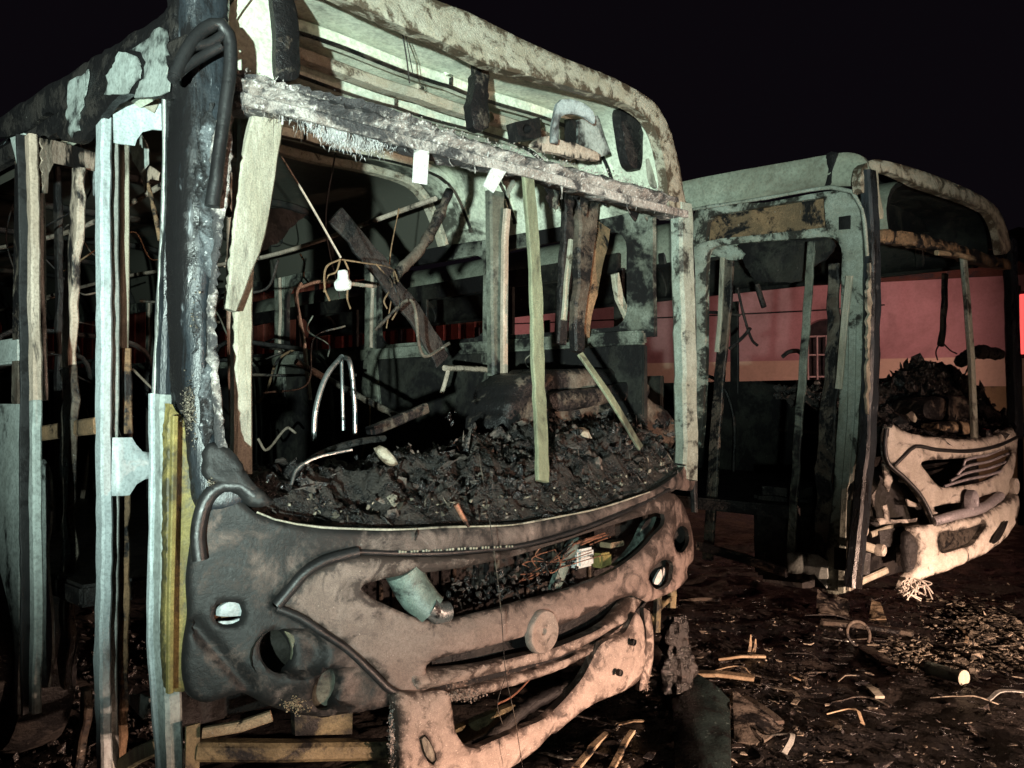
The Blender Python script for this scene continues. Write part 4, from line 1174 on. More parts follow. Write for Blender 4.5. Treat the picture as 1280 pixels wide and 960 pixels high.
# ---------------- dash: charred heap along the windscreen base
edgeA = sorted([(A.F(x, y).x, A.F(x, y).z, A.F(x, y).y) for x, y in hood_top[3:]])
ex = [e[0] for e in edgeA]
ez = [e[1] for e in edgeA]
ey = [e[2] for e in edgeA]
def heap_surface(bus, ex, ez, ey, top, depth, mat, seed, nx_=90, ny_=30, x0=0.2, x1=None):
    x1 = x1 or bus.W - 0.05
    V = []
    for j in range(ny_ + 1):
        v = j / ny_
        for i in range(nx_ + 1):
            x = x0 + (x1 - x0) * i / nx_
            y = np.interp(x, ex, ey) + 0.02 + v * depth
            z = np.interp(x, ex, ez) - 0.02 + top(x, v)
            q = Vector((x * 7, y * 7, seed))
            z += (0.06 * noise.fractal(q * 0.7, 0.8, 2, 6) + 0.03 * (1 - abs(noise.noise(q * 1.3)) * 2.2) + 0.030 * abs(noise.noise(q * 3.1)) + 0.014 * noise.noise(q * 8)) * min(1, v * 4)
            V.append(Vector((x, y, z)))
    F_ = [(j * (nx_ + 1) + i, j * (nx_ + 1) + i + 1, (j + 1) * (nx_ + 1) + i + 1, (j + 1) * (nx_ + 1) + i) for j in range(ny_) for i in range(nx_)]
    n = len(V)
    V += [v - Vector((0, 0, 0.05)) for v in V]
    F_ += [tuple(n + i for i in reversed(f)) for f in list(F_)]
    for i in range(nx_):
        F_.append((i, n + i, n + i + 1, i + 1))
    return link_mesh('dashboard', V, F_, mat, bus.root, angle=80), V[:n]
def topA(x, v):
    v = v + 0.10 * math.exp(-((x - 1.15) / 0.35) ** 2) * v
    base = 0.17 * min(1, v * 2.2) * (0.35 + 0.65 * min(1, x / 0.9))
    return base + 0.05 * max(0, v - 0.5) + 0.05 * v * math.exp(-((x - 1.75) / 0.55) ** 2)
heapA, hv = heap_surface(A, ex, ez, ey, topA, 0.62, M['heap'], 3.0, 200, 60)
pl = []
for i in range(1900):
    p = hv[int(RNG.integers(len(hv)))]
    if RNG.random() < 0.45 and p.x < 1.0:
        continue
    s_ = abs(RNG.normal()) ** 1.6 * 0.007 + 0.0025
    pl.append((p.x + RNG.normal() * 0.02, p.y + RNG.normal() * 0.02, p.z + s_ * 0.4, s_))
o = chunks('dash_debris', pl, M['front_chip'], R, flat=0.45)
o['kind'] = 'stuff'
pl = []
for i in range(320):   # pale flecks along the front edge
    x = RNG.uniform(0.3, 2.45)
    s_ = abs(RNG.normal()) * 0.005 + 0.002
    pl.append((x, np.interp(x, ex, ey) + abs(RNG.normal()) * 0.12 + 0.03, np.interp(x, ex, ez) + 0.03 + RNG.random() * 0.06, s_))
o = chunks('dash_debris', pl, M['chip_pale'], R, flat=0.5)
o['kind'] = 'stuff'
# engine cover hump and shrivelled dash boxes
panel('engine_cover', [(632, 540), (640, 492), (660, 470), (700, 462), (760, 461), (806, 470), (812, 494), (845, 520), (846, 560), (760, 560), (690, 552)], A.ym(0.42), M['hump'], R, t=0.22, rnd=0.03, amp=0.022, nsc=11, step=6, torn=3)
panel('engine_cover_lid', [(690, 494), (740, 486), (810, 478), (811, 496), (770, 502), (700, 514)], A.ym(0.34), M['hump'], R, t=0.05, rnd=0.012, amp=0.01, step=7, torn=1.5)
panel('curled_flake', [(470, 560), (478, 556), (494, 572), (498, 580), (486, 582)], A.fm(0.10), M['cap'], R, t=0.006, rnd=0.006, amp=0.01, step=4, torn=2)
panel('curled_flake', [(725, 534), (738, 538), (742, 548), (730, 546)], A.fm(0.10), M['cap'], R, t=0.006, rnd=0.006, amp=0.01, step=4, torn=2)
tube('steering_ring', [A.Y(366, 604, 0.4), A.Y(380, 582, 0.4), A.Y(410, 564, 0.45), A.Y(450, 552, 0.5), A.Y(480, 548, 0.55)], 0.014, M['heap'], R, n=8)
tube('bent_wire', [A.F(364, 606, 0.12), A.F(372, 586, 0.12), A.F(396, 572, 0.12), A.F(440, 562, 0.12)], 0.005, M['chrome'], R, n=6)
lumps = []
for (x, y, s_) in ((330, 602, 0.02), (345, 612, 0.022), (356, 606, 0.016), (566, 520, 0.018), (520, 632, 0.02), (540, 606, 0.025), (575, 612, 0.03), (590, 604, 0.03), (702, 560, 0.04), (722, 545, 0.04), (640, 590, 0.04), (760, 540, 0.04), (800, 545, 0.04), (830, 530, 0.04), (780, 560, 0.035), (820, 560, 0.03), (690, 590, 0.035), (740, 590, 0.03), (560, 600, 0.03), (610, 600, 0.035), (705, 620, 0.03), (655, 610, 0.03), (846, 545, 0.035)):
    p = A.F(x, y, 0.12)
    lumps += [(p.x + RNG.normal() * s_, p.y + RNG.normal() * s_ * 0.6, p.z + RNG.normal() * s_ * 0.4, s_ * RNG.uniform(0.15, 0.55)) for _ in range(9)]
o = chunks('charred_crumbs', lumps, M['chip'], R, flat=0.3)
o['kind'] = 'stuff'

# ================================================================== BUS B (far right)
B = Bus('burned_bus', 'burned-out bus shell with torn pale bumper and slatted grille, standing by the pink wall', (2.06, 5.09), (3.88, 6.75))
RB = B.root
WB = B.W
capB = [(1170, 219), (1200, 231), (1225, 243), (1244, 258), (1254, 276), (1260, 300), (1262, 322)]
profB = roof(B, capB, 10.0, M['roof_b'], bows=8, bow_mat=M['inner'], inner='inner')
panel('front_roof_cap', [(1078, 212), (1090, 200), (1104, 200), (1130, 206), (1170, 219), (1200, 231), (1225, 243), (1246, 258), (1258, 280), (1264, 312), (1254, 318), (1248, 290), (1238, 268), (1222, 258), (1190, 246), (1150, 232), (1115, 216), (1100, 216), (1090, 224), (1086, 240), (1078, 240)],
      B.fm(-0.01), M['cap'], RB, t=0.05, rnd=0.006, step=5, amp=0.004, nsc=20, bseg=4)
# side cove, inner sign panel and door-opening frame on the near side
panel('roof_side', [(700, 266), (860, 225), (960, 206), (1040, 192), (1060, 190), (1078, 196), (1086, 215), (1082, 235), (1062, 232), (1040, 233), (960, 246), (860, 262), (700, 296)], B.xm(-0.012), M['roof_b'], RB, t=0.03, rnd=0.012, step=10, amp=0.010, nsc=3, inward=XS)
panel('roof_seam', [(1032, 192), (1046, 190), (1042, 208), (1036, 232), (1030, 232), (1034, 210)], B.xm(-0.02), M['black'], RB, t=0.02, rnd=0.004, step=5, amp=0.006, inward=XS, torn=2)
tube('gutter_rail', [B.X(700, 298, -0.03), B.X(860, 263, -0.03), B.X(960, 247, -0.03), B.X(1040, 234, -0.03), B.X(1066, 240, -0.03), B.X(1078, 262, -0.03), B.X(1084, 320, -0.03)], 0.012, M['frame_b'], RB, n=8, wob=0.4)
fr_o = [(866, 268), (960, 252), (1040, 238), (1062, 240), (1074, 256), (1081, 300), (1083, 380), (1080, 500), (1070, 600), (1058, 738), (1030, 738), (1040, 620), (1048, 480), (1050, 360), (1050, 310), (1040, 297), (1000, 298), (900, 306), (886, 312), (882, 330), (880, 460), (874, 560), (868, 560)]
fr_h = [(884, 278), (890, 270), (960, 257), (1030, 246), (1032, 284), (1000, 288), (900, 298), (882, 302)]
panel('side_frame', fr_o, B.xm(0.0), M['frame_b'], RB, holes=[fr_h], t=0.04, rnd=0.012, step=7, amp=0.008, nsc=6, inward=XS, hole_sm=False)
panel('sign_panel', [(880, 272), (1034, 244), (1034, 290), (880, 304)], B.xm(0.06), M['rust'], RB, t=0.02, rnd=0.004, step=8, amp=0.012, nsc=7, inward=XS, sm=False)
panel('marker_lamp', [(1048, 271), (1062, 269), (1062, 286), (1048, 287)], B.xm(-0.012), M['inner'], RB, t=0.02, rnd=0.004, step=5, amp=0.001, inward=XS, sm=False)
panel('hanging_lining', [(922, 306), (1000, 298), (1040, 300), (1036, 320), (1012, 336), (1006, 350), (960, 352), (942, 350), (930, 330)], B.xm(0.3), M['inner'], RB, t=0.012, rnd=0.004, step=7, amp=0.02, inward=XS, torn=2)
panel('hanging_lining', [(880, 306), (912, 304), (930, 316), (926, 324), (900, 322), (884, 316)], B.xm(0.12), M['frame_b'], RB, t=0.012, rnd=0.004, step=6, amp=0.015, inward=XS, torn=2)
strip(B, 'door_stile', [(877, 320), (875, 400), (872, 436)], 3.5, B.xm(0.05), 0.02, M['cream'], YS, wob=0.003)
strip(B, 'door_stile', [(903, 322), (900, 400), (896, 440)], 4, B.xm(0.12), 0.02, M['cream'], YS, wob=0.003)
strip(B, 'charred_post', [(911, 316), (908, 380), (903, 440), (893, 560), (885, 700)], 10, B.xm(0.2), 0.03, M['hump'], YS, wob=0.008)
strip(B, 'grab_pole', [(1015, 302), (1008, 400), (998, 540), (988, 690)], 7, B.xm(0.02), 0.02, M['inner_band'], YS, wob=0.006)
strip(B, 'door_seal', [(1062, 345), (1056, 400), (1050, 470), (1048, 486)], 6, B.xm(-0.02), 0.02, M['cream'], YS, wob=0.004)
strip(B, 'door_stile', [(1043, 330), (1042, 420), (1036, 520), (1030, 620), (1026, 735)], 13, B.xm(0.05), 0.03, M['hump'], YS, widths=[0.7, 0.9, 1.2, 1.1, 1.0], wob=0.014, wsc=10)
panel('torn_sheet', [(984, 692), (1000, 690), (1022, 694), (1034, 702), (1032, 735), (1018, 718), (984, 716)], B.xm(-0.02), M['side'], RB, t=0.01, rnd=0.001, step=6, amp=0.01, inward=XS, torn=2, sm=False)
bar('door_sill', [B.X(872, 682, 0.0), B.X(930, 698, 0.0), B.X(984, 716, 0.0)], 0.06, 0.04, M['hump'], RB, side=ZS, wob=0.006)
tube('bent_stay', [B.X(946, 356, 0.6), B.X(951, 372, 0.6), B.X(955, 384, 0.6)], 0.02, M['black'], RB, n=6)
tube('bent_stay', [B.X(922, 360, 0.6), B.X(930, 395, 0.6), B.X(940, 425, 0.6), B.X(947, 432, 0.6)], 0.01, M['black'], RB, n=6)
tube('bent_stay', [B.X(912, 436, 0.5), B.X(930, 420, 0.5), B.X(938, 410, 0.5)], 0.014, M['black'], RB, n=6)
tube('bent_stay', [B.X(876, 390, 0.5), B.X(900, 391, 0.5), B.X(925, 394, 0.5)], 0.012, M['black'], RB, n=6)
tube('steering_wheel', [B.X(978, 446, 0.9), B.X(986, 440, 0.9), B.X(998, 439, 0.9), B.X(1004, 446, 0.9)], 0.016, M['black'], RB, n=6)
# near pillar
strip(B, 'front_pillar', [(1084, 214), (1090, 300), (1090, 420), (1086, 520), (1080, 600), (1066, 735)], 17, B.fm(-0.005), 0.07, M['pillar'], XS, wob=0.008)
panel('pillar_crust', [(1088, 330), (1094, 320), (1094, 420), (1088, 500), (1096, 540), (1086, 520), (1085, 440)], B.fm(-0.035), M['cream'], RB, t=0.015, rnd=0.004, step=4, amp=0.008, nsc=20, torn=3, bseg=4)
strip(B, 'pillar_edge', [(1066, 400), (1064, 520), (1056, 620), (1052, 740)], 6, B.xm(-0.01), 0.02, M['frame_b'], YS)
panel('loose_sign_flap', [(1089, 216), (1097, 213), (1100, 240), (1105, 273), (1093, 269), (1090, 242)], B.fm(-0.03), M['cream'], RB, t=0.008, rnd=0.003, amp=0.003, step=5, bseg=4)
panel('header_beam', [(1096, 288), (1150, 292), (1200, 306), (1250, 322), (1264, 326), (1264, 336), (1240, 332), (1200, 322), (1150, 308), (1096, 300)], B.fm(0.0), M['rust'], RB, t=0.06, rnd=0.008, step=5, amp=0.012, nsc=14, torn=2.5, bseg=4)
strip(B, 'windscreen_post', [(1204, 320), (1209, 380), (1214, 450), (1218, 548)], 9, B.fm(0.02), 0.03, M['frame_b'], XS, wob=0.004)
bar('post_bracket', [B.F(1170, 316, -0.01), B.F(1195, 318, -0.01), B.F(1218, 324, -0.01)], 0.03, 0.03, M['wood'], RB, side=ZS, wob=0.008)
strip(B, 'charred_post', [(1182, 342), (1180, 390), (1176, 432)], 8, B.ym(0.5), 0.03, M['hump'], XS, wob=0.01)
tube('burnt_wire', [B.Y(1174, 430, 0.5), B.Y(1170, 440, 0.5), B.Y(1172, 450, 0.5)], 0.006, M['black'], RB, n=5)
tube('burnt_wire', [B.Y(1180, 430, 0.5), B.Y(1188, 438, 0.5), B.Y(1196, 442, 0.5)], 0.006, M['black'], RB, n=5)
strip(B, 'front_pillar', [(1262, 300), (1265, 380), (1266, 450), (1270, 545)], 16, B.fm(0.01), 0.07, M['pillar'], XS, wob=0.006)
panel('sign_interior', [(1170, 262), (1185, 258), (1188, 282), (1172, 284)], B.ym(0.5), M['side'], RB, t=0.01, rnd=0.002, amp=0.003, step=6)
panel('sign_interior', [(1100, 218), (1180, 240), (1250, 268), (1256, 312), (1180, 292), (1104, 282)], B.ym(0.45), M['inner'], RB, t=0.01, rnd=0.002, amp=0.01, step=8, torn=2)
# far side wall, floor, rear
boxm('far_side_wall', (WB - 0.04, 0.3, 0.85), (WB, 10.0, 1.72), M['inner'], RB)
boxm('far_cant_rail', (WB - 0.04, 0.3, 2.58), (WB, 10.0, 2.68), M['inner'], RB)
for k in range(7):
    bar('window_post', [(WB - 0.03, 1.2 + k * 1.3, 1.6), (WB - 0.03, 1.2 + k * 1.3, 2.5)], 0.09, 0.03, M['inner'], RB, side=YS)
boxm('floor', (0.05, 0.5, 0.78), (WB - 0.05, 10.0, 0.86), M['black'], RB)
boxm('side_sheet', (0.0, 1.5, 0.35), (0.04, 10.0, 1.70), M['inner'], RB)
boxm('side_cant_rail', (0.0, 1.9, 2.48), (0.04, 10.0, 2.62), M['inner'], RB)
for k in range(7):
    bar('window_post', [(0.02, 1.9 + k * 1.2, 1.65), (0.02, 1.9 + k * 1.2, 2.5)], 0.09, 0.03, M['inner'], RB, side=YS)
boxm('rear_wall', (0.03, 9.9, 0.4), (WB - 0.03, 10.0, 1.8), M['inner'], RB)
boxm('dash_bulkhead', (0.10, 0.30, 0.35), (WB - 0.06, 0.36, 1.15), M['black'], RB)
for k in range(6):
    y_ = 2.4 + k * 1.0
    for x0_ in (1.45, 0.3):
        tube('seat_frame', [(x0_, y_, 0.86), (x0_, y_, 1.5), (x0_ + 0.1, y_ + 0.1, 1.75), (x0_ + 0.7, y_ + 0.1, 1.72), (x0_ + 0.8, y_, 1.4), (x0_ + 0.8, y_, 0.86)], 0.016, M['black'], RB, n=6)
boxm('stepwell_box', (0.25, 0.55, 0.3), (0.9, 0.95, 0.95), M['black'], RB, dent=0.02)
wheel(B, 2.2, 0.10)
# hood and grille
hoodB = [(1111, 535), (1120, 531), (1135, 540), (1166, 546), (1210, 549), (1245, 545), (1272, 533), (1275, 545), (1274, 562), (1270, 590), (1262, 618), (1256, 624), (1224, 645), (1180, 656), (1172, 652), (1168, 650), (1160, 634), (1148, 616), (1132, 597), (1116, 583), (1110, 574), (1107, 560)]
gB = [(1153, 578), (1182, 574), (1230, 570), (1266, 562), (1262, 574), (1247, 592), (1230, 602), (1182, 610), (1174, 607), (1160, 591)]
slotB = [(1169, 634), (1212, 626), (1245, 616), (1242, 626), (1226, 632), (1176, 643)]
panel('front_panel', hoodB, B.fm(0.0), M['bfront'], RB, holes=[gB, slotB], t=0.02, rnd=0.014, step=5, amp=0.006, nsc=9, bseg=4)
tube('trim_strip', [B.F(x, y, -0.004) for x, y in [(1118, 582), (1130, 570), (1144, 558), (1170, 562), (1210, 564), (1245, 558), (1272, 546)]], 0.012, M['rubber'], RB, n=8)
tube('rubber_seal', [B.F(x, y, -0.01) for x, y in [(1108, 536), (1106, 556), (1110, 578), (1130, 597), (1148, 616), (1160, 636), (1166, 652)]], 0.014, M['rubber'], RB, n=8)
for q in range(4):
    y0_ = 607 - q * 7
    tube('grille_slat', [B.F(1180 + q * 8, y0_ + 1, 0.02), B.F(1206, y0_ - 7 - q, 0.0), B.F(1235, y0_ - 13 - q * 1.5, 0.0), B.F(1262 - q, y0_ - 22 - q * 2, 0.02)], 0.009, M['bgrille'], RB, n=8)
tube('lower_grille_bar', [B.F(1166, 652, -0.02), B.F(1190, 645, -0.03), B.F(1225, 636, -0.03), B.F(1250, 620, -0.02)], 0.03, M['bgrille'], RB, n=10, wob=0.1)
disc(B, 1218, 626, 0.065, M['bgrille'], 'emblem_disc', -0.05)
disc(B, 1270, 608, 0.055, M['bfront'], 'headlamp_bowl', -0.02)
boxm('radiator', (0.75, 0.08, 0.45), (1.9, 0.2, 1.1), M['black'], RB)
# torn bumper
bmpB = [(1143, 660), (1180, 655), (1226, 644), (1256, 630), (1274, 618), (1277, 636), (1272, 655), (1258, 676), (1231, 694), (1195, 711), (1164, 722), (1152, 726), (1140, 736), (1130, 738), (1136, 722), (1148, 712), (1152, 694), (1150, 675)]
panel('bumper', bmpB, B.fm(-0.04), M['bfront'], RB, holes=[[(1176, 668), (1205, 662), (1234, 655), (1228, 668), (1218, 680), (1195, 688), (1178, 691)]], t=0.03, rnd=0.018, step=5, amp=0.008, nsc=10, bseg=4)
panel('bumper_mesh', [(1172, 664), (1238, 650), (1222, 684), (1175, 696)], B.fm(0.0), M['mesh'], RB, t=0.01, rnd=0.002, step=6, amp=0.003, sm=False)
panel('lamp_slot', [(1256, 653), (1261, 651), (1252, 672), (1243, 680), (1241, 678)], B.fm(-0.06), M['black'], RB, t=0.01, rnd=0.002, step=4, amp=0.001, bseg=4)
panel('burnt_bumper_end', [(1136, 668), (1150, 662), (1156, 690), (1150, 712), (1138, 720), (1134, 690)], B.fm(-0.015), M['black'], RB, t=0.03, rnd=0.01, step=5, amp=0.01, torn=2, bseg=4)
chk = []
for i in range(24):
    a_ = B.F(RNG.uniform(1132, 1156), RNG.uniform(722, 736), -0.04)
    tube('torn_fibre', [a_, a_ + Vector((RNG.normal() * 0.03, RNG.normal() * 0.03, -0.02)), a_ + Vector((RNG.normal() * 0.05, RNG.normal() * 0.04, -0.05 - 0.03 * RNG.random()))], 0.004, M['bfront'], RB, n=4)
# bared frame where the lamp cluster fell off
bar('chassis_beam', [B.F(1060, 678, 0.10), B.F(1080, 682, 0.10), B.F(1098, 688, 0.10)], 0.05, 0.04, M['cream'], RB, side=ZS)
bar('chassis_beam', [B.F(1060, 734, 0.10), B.F(1085, 722, 0.10), B.F(1108, 712, 0.10)], 0.04, 0.04, M['cream'], RB, side=ZS)
bar('chassis_beam', [B.F(1088, 668, 0.12), B.F(1110, 660, 0.12), B.F(1146, 652, 0.12)], 0.035, 0.03, M['cream'], RB, side=ZS)
bar('chassis_upright', [B.F(1063, 625, 0.08), B.F(1062, 660, 0.08), B.F(1061, 738, 0.08)], 0.03, 0.03, M['cream'], RB, side=XS)
bar('chassis_upright', [B.F(1132, 652, 0.10), B.F(1133, 665, 0.10), B.F(1132, 678, 0.10)], 0.04, 0.03, M['cream'], RB, side=XS)
panel('battery_box', [(1100, 664), (1132, 658), (1132, 680), (1102, 686)], B.fm(0.09), M['black'], RB, t=0.08, rnd=0.005, amp=0.002, step=7, sm=False)
panel('battery_box', [(1060, 686), (1090, 692), (1088, 720), (1060, 714)], B.fm(0.09), M['inner'], RB, t=0.08, rnd=0.005, amp=0.002, step=7, sm=False)
disc(B, 1080, 662, 0.05, M['bfront'], 'pulley', 0.06)
disc(B, 1104, 688, 0.035, M['bfront'], 'pulley', 0.06)
panel('wheel_arch_liner', [(1086, 590), (1110, 584), (1130, 598), (1146, 618), (1160, 650), (1130, 660), (1100, 660), (1080, 640)], B.fm(0.14), M['inner'], RB, t=0.02, rnd=0.02, amp=0.02, step=7)
for pts in ([(1104, 580), (1112, 582), (1116, 600), (1112, 616), (1106, 606)], [(1064, 606), (1070, 600), (1069, 612), (1062, 626)], [(1090, 620), (1096, 612), (1094, 634)], [(1096, 648), (1124, 650), (1148, 648), (1146, 652), (1100, 656)], [(1104, 632), (1110, 630), (1112, 650), (1106, 650)], [(1134, 624), (1147, 630), (1148, 634), (1136, 632)], [(1124, 598), (1130, 598), (1132, 604), (1126, 603)]):
    panel('torn_sheet', pts, B.fm(0.05), M['bfront'], RB, t=0.01, rnd=0.001, amp=0.008, step=4, torn=1.5, bseg=4, sm=False)
# dash heap of bus B
edgeB = sorted([(B.F(x, y).x, B.F(x, y).z, B.F(x, y).y) for x, y in hoodB[1:7]])
exB, ezB, eyB = [e[0] for e in edgeB], [e[1] for e in edgeB], [e[2] for e in edgeB]
def topB(x, v):
    return (0.15 + 0.27 * (x / WB) ** 0.8) * min(1, max(0, v - 0.25) * 2.0) + 0.05 * v
hb_, hvB = heap_surface(B, exB, ezB, eyB, topB, 0.75, M['heap'], 8.0, 140, 50, 0.12)
pl = []
for i in range(1200):
    p = hvB[int(RNG.integers(len(hvB)))]
    s_ = abs(RNG.normal()) ** 1.6 * 0.010 + 0.004
    pl.append((p.x, p.y, p.z + s_ * 0.4, s_))
o = chunks('dash_debris', pl, M['chip'], RB, flat=0.15)
o['kind'] = 'stuff'
panel('engine_cover', [(1160, 502), (1180, 496), (1212, 498), (1214, 522), (1160, 522)], B.fm(0.18), M['hump'], RB, t=0.2, rnd=0.02, amp=0.01, step=5, torn=1)
panel('engine_cover_lid', [(1174, 530), (1212, 528), (1214, 542), (1190, 540), (1174, 536)], B.fm(0.10), M['wood'], RB, t=0.1, rnd=0.015, amp=0.01, step=5, torn=1)
panel('curled_flake', [(1134, 518), (1140, 514), (1148, 524), (1145, 528), (1138, 524)], B.fm(0.06), M['cream'], RB, t=0.01, rnd=0.003, amp=0.006, step=4, torn=1, bseg=4)
tube('dash_tube', [B.F(1200, 452, 0.4), B.F(1222, 440, 0.4), B.F(1250, 443, 0.4)], 0.05, M['heap'], RB, n=8, wob=0.4)

# ================================================================== BUILDING behind
BZ = 3.75
k_ = (BZ - CAMZ)
def wall_pt(px):
    # foot of the wall seen at this picture column, from the eave line
    ye = 358 - (px - 880) * 0.054
    d = k_ * FPX / (505 - ye)
    return Vector(((px - CX) / FPX * d, d, 0))
P0, P1 = wall_pt(880), wall_pt(1250)
wd = (P1 - P0).normalized()
wn = Vector((wd.y, -wd.x, 0))      # towards the camera
if wn.y > 0:
    wn = -wn
bld = bpy.data.objects.new('house', None)
COL.objects.link(bld)
bld.location = P0
bld.rotation_euler = (0, 0, math.atan2(wd.y, wd.x))
tag(bld, 'long low house with pink wall, cream lower band and barred arched window', 'house')
# local: x along the wall, y away from the camera, z up
x_win = []
for px in (1004, 1042):
    d = raydir(px, 480)
    # intersection with the wall line
    den = d.x * wn.x + d.y * wn.y
    kk = P0.dot(wn) / den
    x_win.append((d * kk - P0).dot(wd))
xw0, xw1 = x_win
xw1 = xw0 + max(0.8, (xw1 - xw0))
def wall_part(nm, z0, z1, mat, dy=0.0, hole=True):
    if hole and z1 > 1.4:
        bot = max(z0, 1.25)
        # wall with an arched window opening
        out = [(-26, z0), (12, z0), (12, z1), (-26, z1)]
        return out
    return None
arch = [(xw0, 1.3), (xw1, 1.3), (xw1, 2.75)] + [((xw0 + xw1) / 2 + (xw1 - xw0) / 2 * math.cos(a), 2.75 + 0.30 * math.sin(a)) for a in [math.pi * q / 10 for q in range(1, 10)]] + [(xw0, 2.75)]
def wp(px, py):
    return Vector((px / 10, 0, -py / 10))
def wallpoly(nm, z0, z1, mat, y):
    cl = [(min(max(a, -99), 99), min(max(b, z0), z1)) for a, b in arch]
    # dedupe the clipped opening
    op = []
    for q in cl:
        if not op or (abs(q[0] - op[-1][0]) + abs(q[1] - op[-1][1])) > 1e-4:
            op.append(q)
    zs = [q[1] for q in op]
    lo, hi = min(zs), max(zs)
    out = [(-26, z0), (xw0, z0)]
    if lo <= z0 + 1e-6 and hi >= z1 - 1e-6:      # the opening cuts the band in two
        V, F_ = [], []
        for a, b in ((-26, xw0), (xw1, 12)):
            i = len(V)
            V += [(a, y, z0), (b, y, z0), (b, y, z1), (a, y, z1), (a, y + 0.25, z0), (b, y + 0.25, z0), (b, y + 0.25, z1), (a, y + 0.25, z1)]
            F_ += [(i, i + 1, i + 2, i + 3), (i + 5, i + 4, i + 7, i + 6), (i + 4, i, i + 3, i + 7), (i + 1, i + 5, i + 6, i + 2), (i + 3, i + 2, i + 6, i + 7), (i + 4, i + 5, i + 1, i)]
        return link_mesh(nm, V, F_, mat, bld, smooth=False)
    if lo <= z0 + 1e-6:                             # opening from below: notch
        notch = [(xw0, z0)] + [q for q in [(xw0, 2.75)] + list(reversed(arch[3:-1])) + [(xw1, 2.75)]] + [(xw1, z0)]
        ol = [(-26, z0)] + notch + [(12, z0), (12, z1), (-26, z1)]
    else:                                           # opening from above
        ol = [(-26, z0), (12, z0), (12, z1), (xw1, z1), (xw1, 1.3), (xw0, 1.3), (xw0, z1), (-26, z1)]
    return panel(nm, [(a * 10, -b * 10) for a, b in ol], lambda px, py: Vector((px / 10, y, -py / 10)), mat, bld, t=0.25, rnd=0, step=8, amp=0.0, sm=False, bseg=6, angle=30)
wallpoly('dado', -0.1, 1.80, M['wall_shaded'], -0.01)
wallpoly('wall_band', 1.80, 2.30, M['wall_headlit'], -0.005)
wallpoly('wall', 2.30, BZ + 0.1, M['wall_pink'], 0.0)
boxm('window_back', (xw0 - 0.1, 0.26, 1.2), (xw1 + 0.1, 0.30, 3.2), M['black'], bld)
win = bpy.data.objects.new('window', None)
COL.objects.link(win)
win.parent = bld
for q in range(5):
    x_ = xw0 + (xw1 - xw0) * (q + 0.5) / 5
    tube('window_bar', [(x_, 0.10, 1.3), (x_, 0.10, 2.0), (x_, 0.10, 2.74)], 0.016, M['gate_bar'], win, n=6)
for z_ in (1.6, 2.0, 2.4, 2.74):
    bar('window_rail', [(xw0, 0.12, z_), (xw1, 0.12, z_)], 0.03, 0.02, M['gate_bar'], win, side=ZS)
# eave and tiled roof: rows of ridged clay
rv, rf = [], []
nxr = 380
for i in range(nxr + 1):
    x_ = -26.5 + 39 * i / nxr
    hz = 0.035 * math.sin(i * math.pi / 2)
    rv += [Vector((x_, -0.55, BZ + 0.02 + hz)), Vector((x_, 3.2, BZ + 1.25 + hz)), Vector((x_, -0.55, BZ - 0.06)), Vector((x_, 3.2, BZ + 1.15))]
for i in range(nxr):
    a, b = i * 4, (i + 1) * 4
    rf += [(a, b, b + 1, a + 1), (a + 2, a + 3, b + 3, b + 2), (a, a + 2, b + 2, b)]
link_mesh('roof', rv, rf, M['tile'], bld, angle=60)
bar('fascia', [(-26, -0.4, BZ - 0.07), (12, -0.4, BZ - 0.07)], 0.14, 0.04, M['tile'], bld, side=ZS, step=1.0)
tube('wall_cable', [(-12, -0.03, 3.22), (-4, -0.03, 3.18), (2, -0.03, 3.2), (3.2, -0.03, 3.25)], 0.014, M['black'], bld, n=5)

# ribbed sheet gate behind the near bus
gt = bpy.data.objects.new('ribbed_gate', None)
COL.objects.link(gt)
gt.location = P0 + wd * -12.5 + wn * 2.0
gt.rotation_euler = bld.rotation_euler
tag(gt, 'tall red ribbed sheet fence behind the rear of the parked buses', 'fence')
for q in range(9):
    V, F_ = [], []
    n = 48
    for i in range(n + 1):
        x_ = -9.0 + q * 2.0 + 1.96 * i / n
        dy_ = 0.02 * (1 if (i % 8) < 3 else -1)
        for z_ in (0.05, 4.0):
            V.append((x_, dy_, z_))
            V.append((x_, dy_ + 0.03, z_))
    for i in range(n):
        a, b = i * 4, (i + 1) * 4
        F_ += [(a, b, b + 2, a + 2), (a + 1, a + 3, b + 3, b + 1), (a + 2, b + 2, b + 3, a + 3)]
    link_mesh('sheet', V, F_, M['gate'], gt, smooth=False)
for q in range(10):
    boxm('post', (-9.06 + q * 2.0, -0.04, -0.1), (-8.98 + q * 2.0, 0.07, 4.1), M['black'], gt)

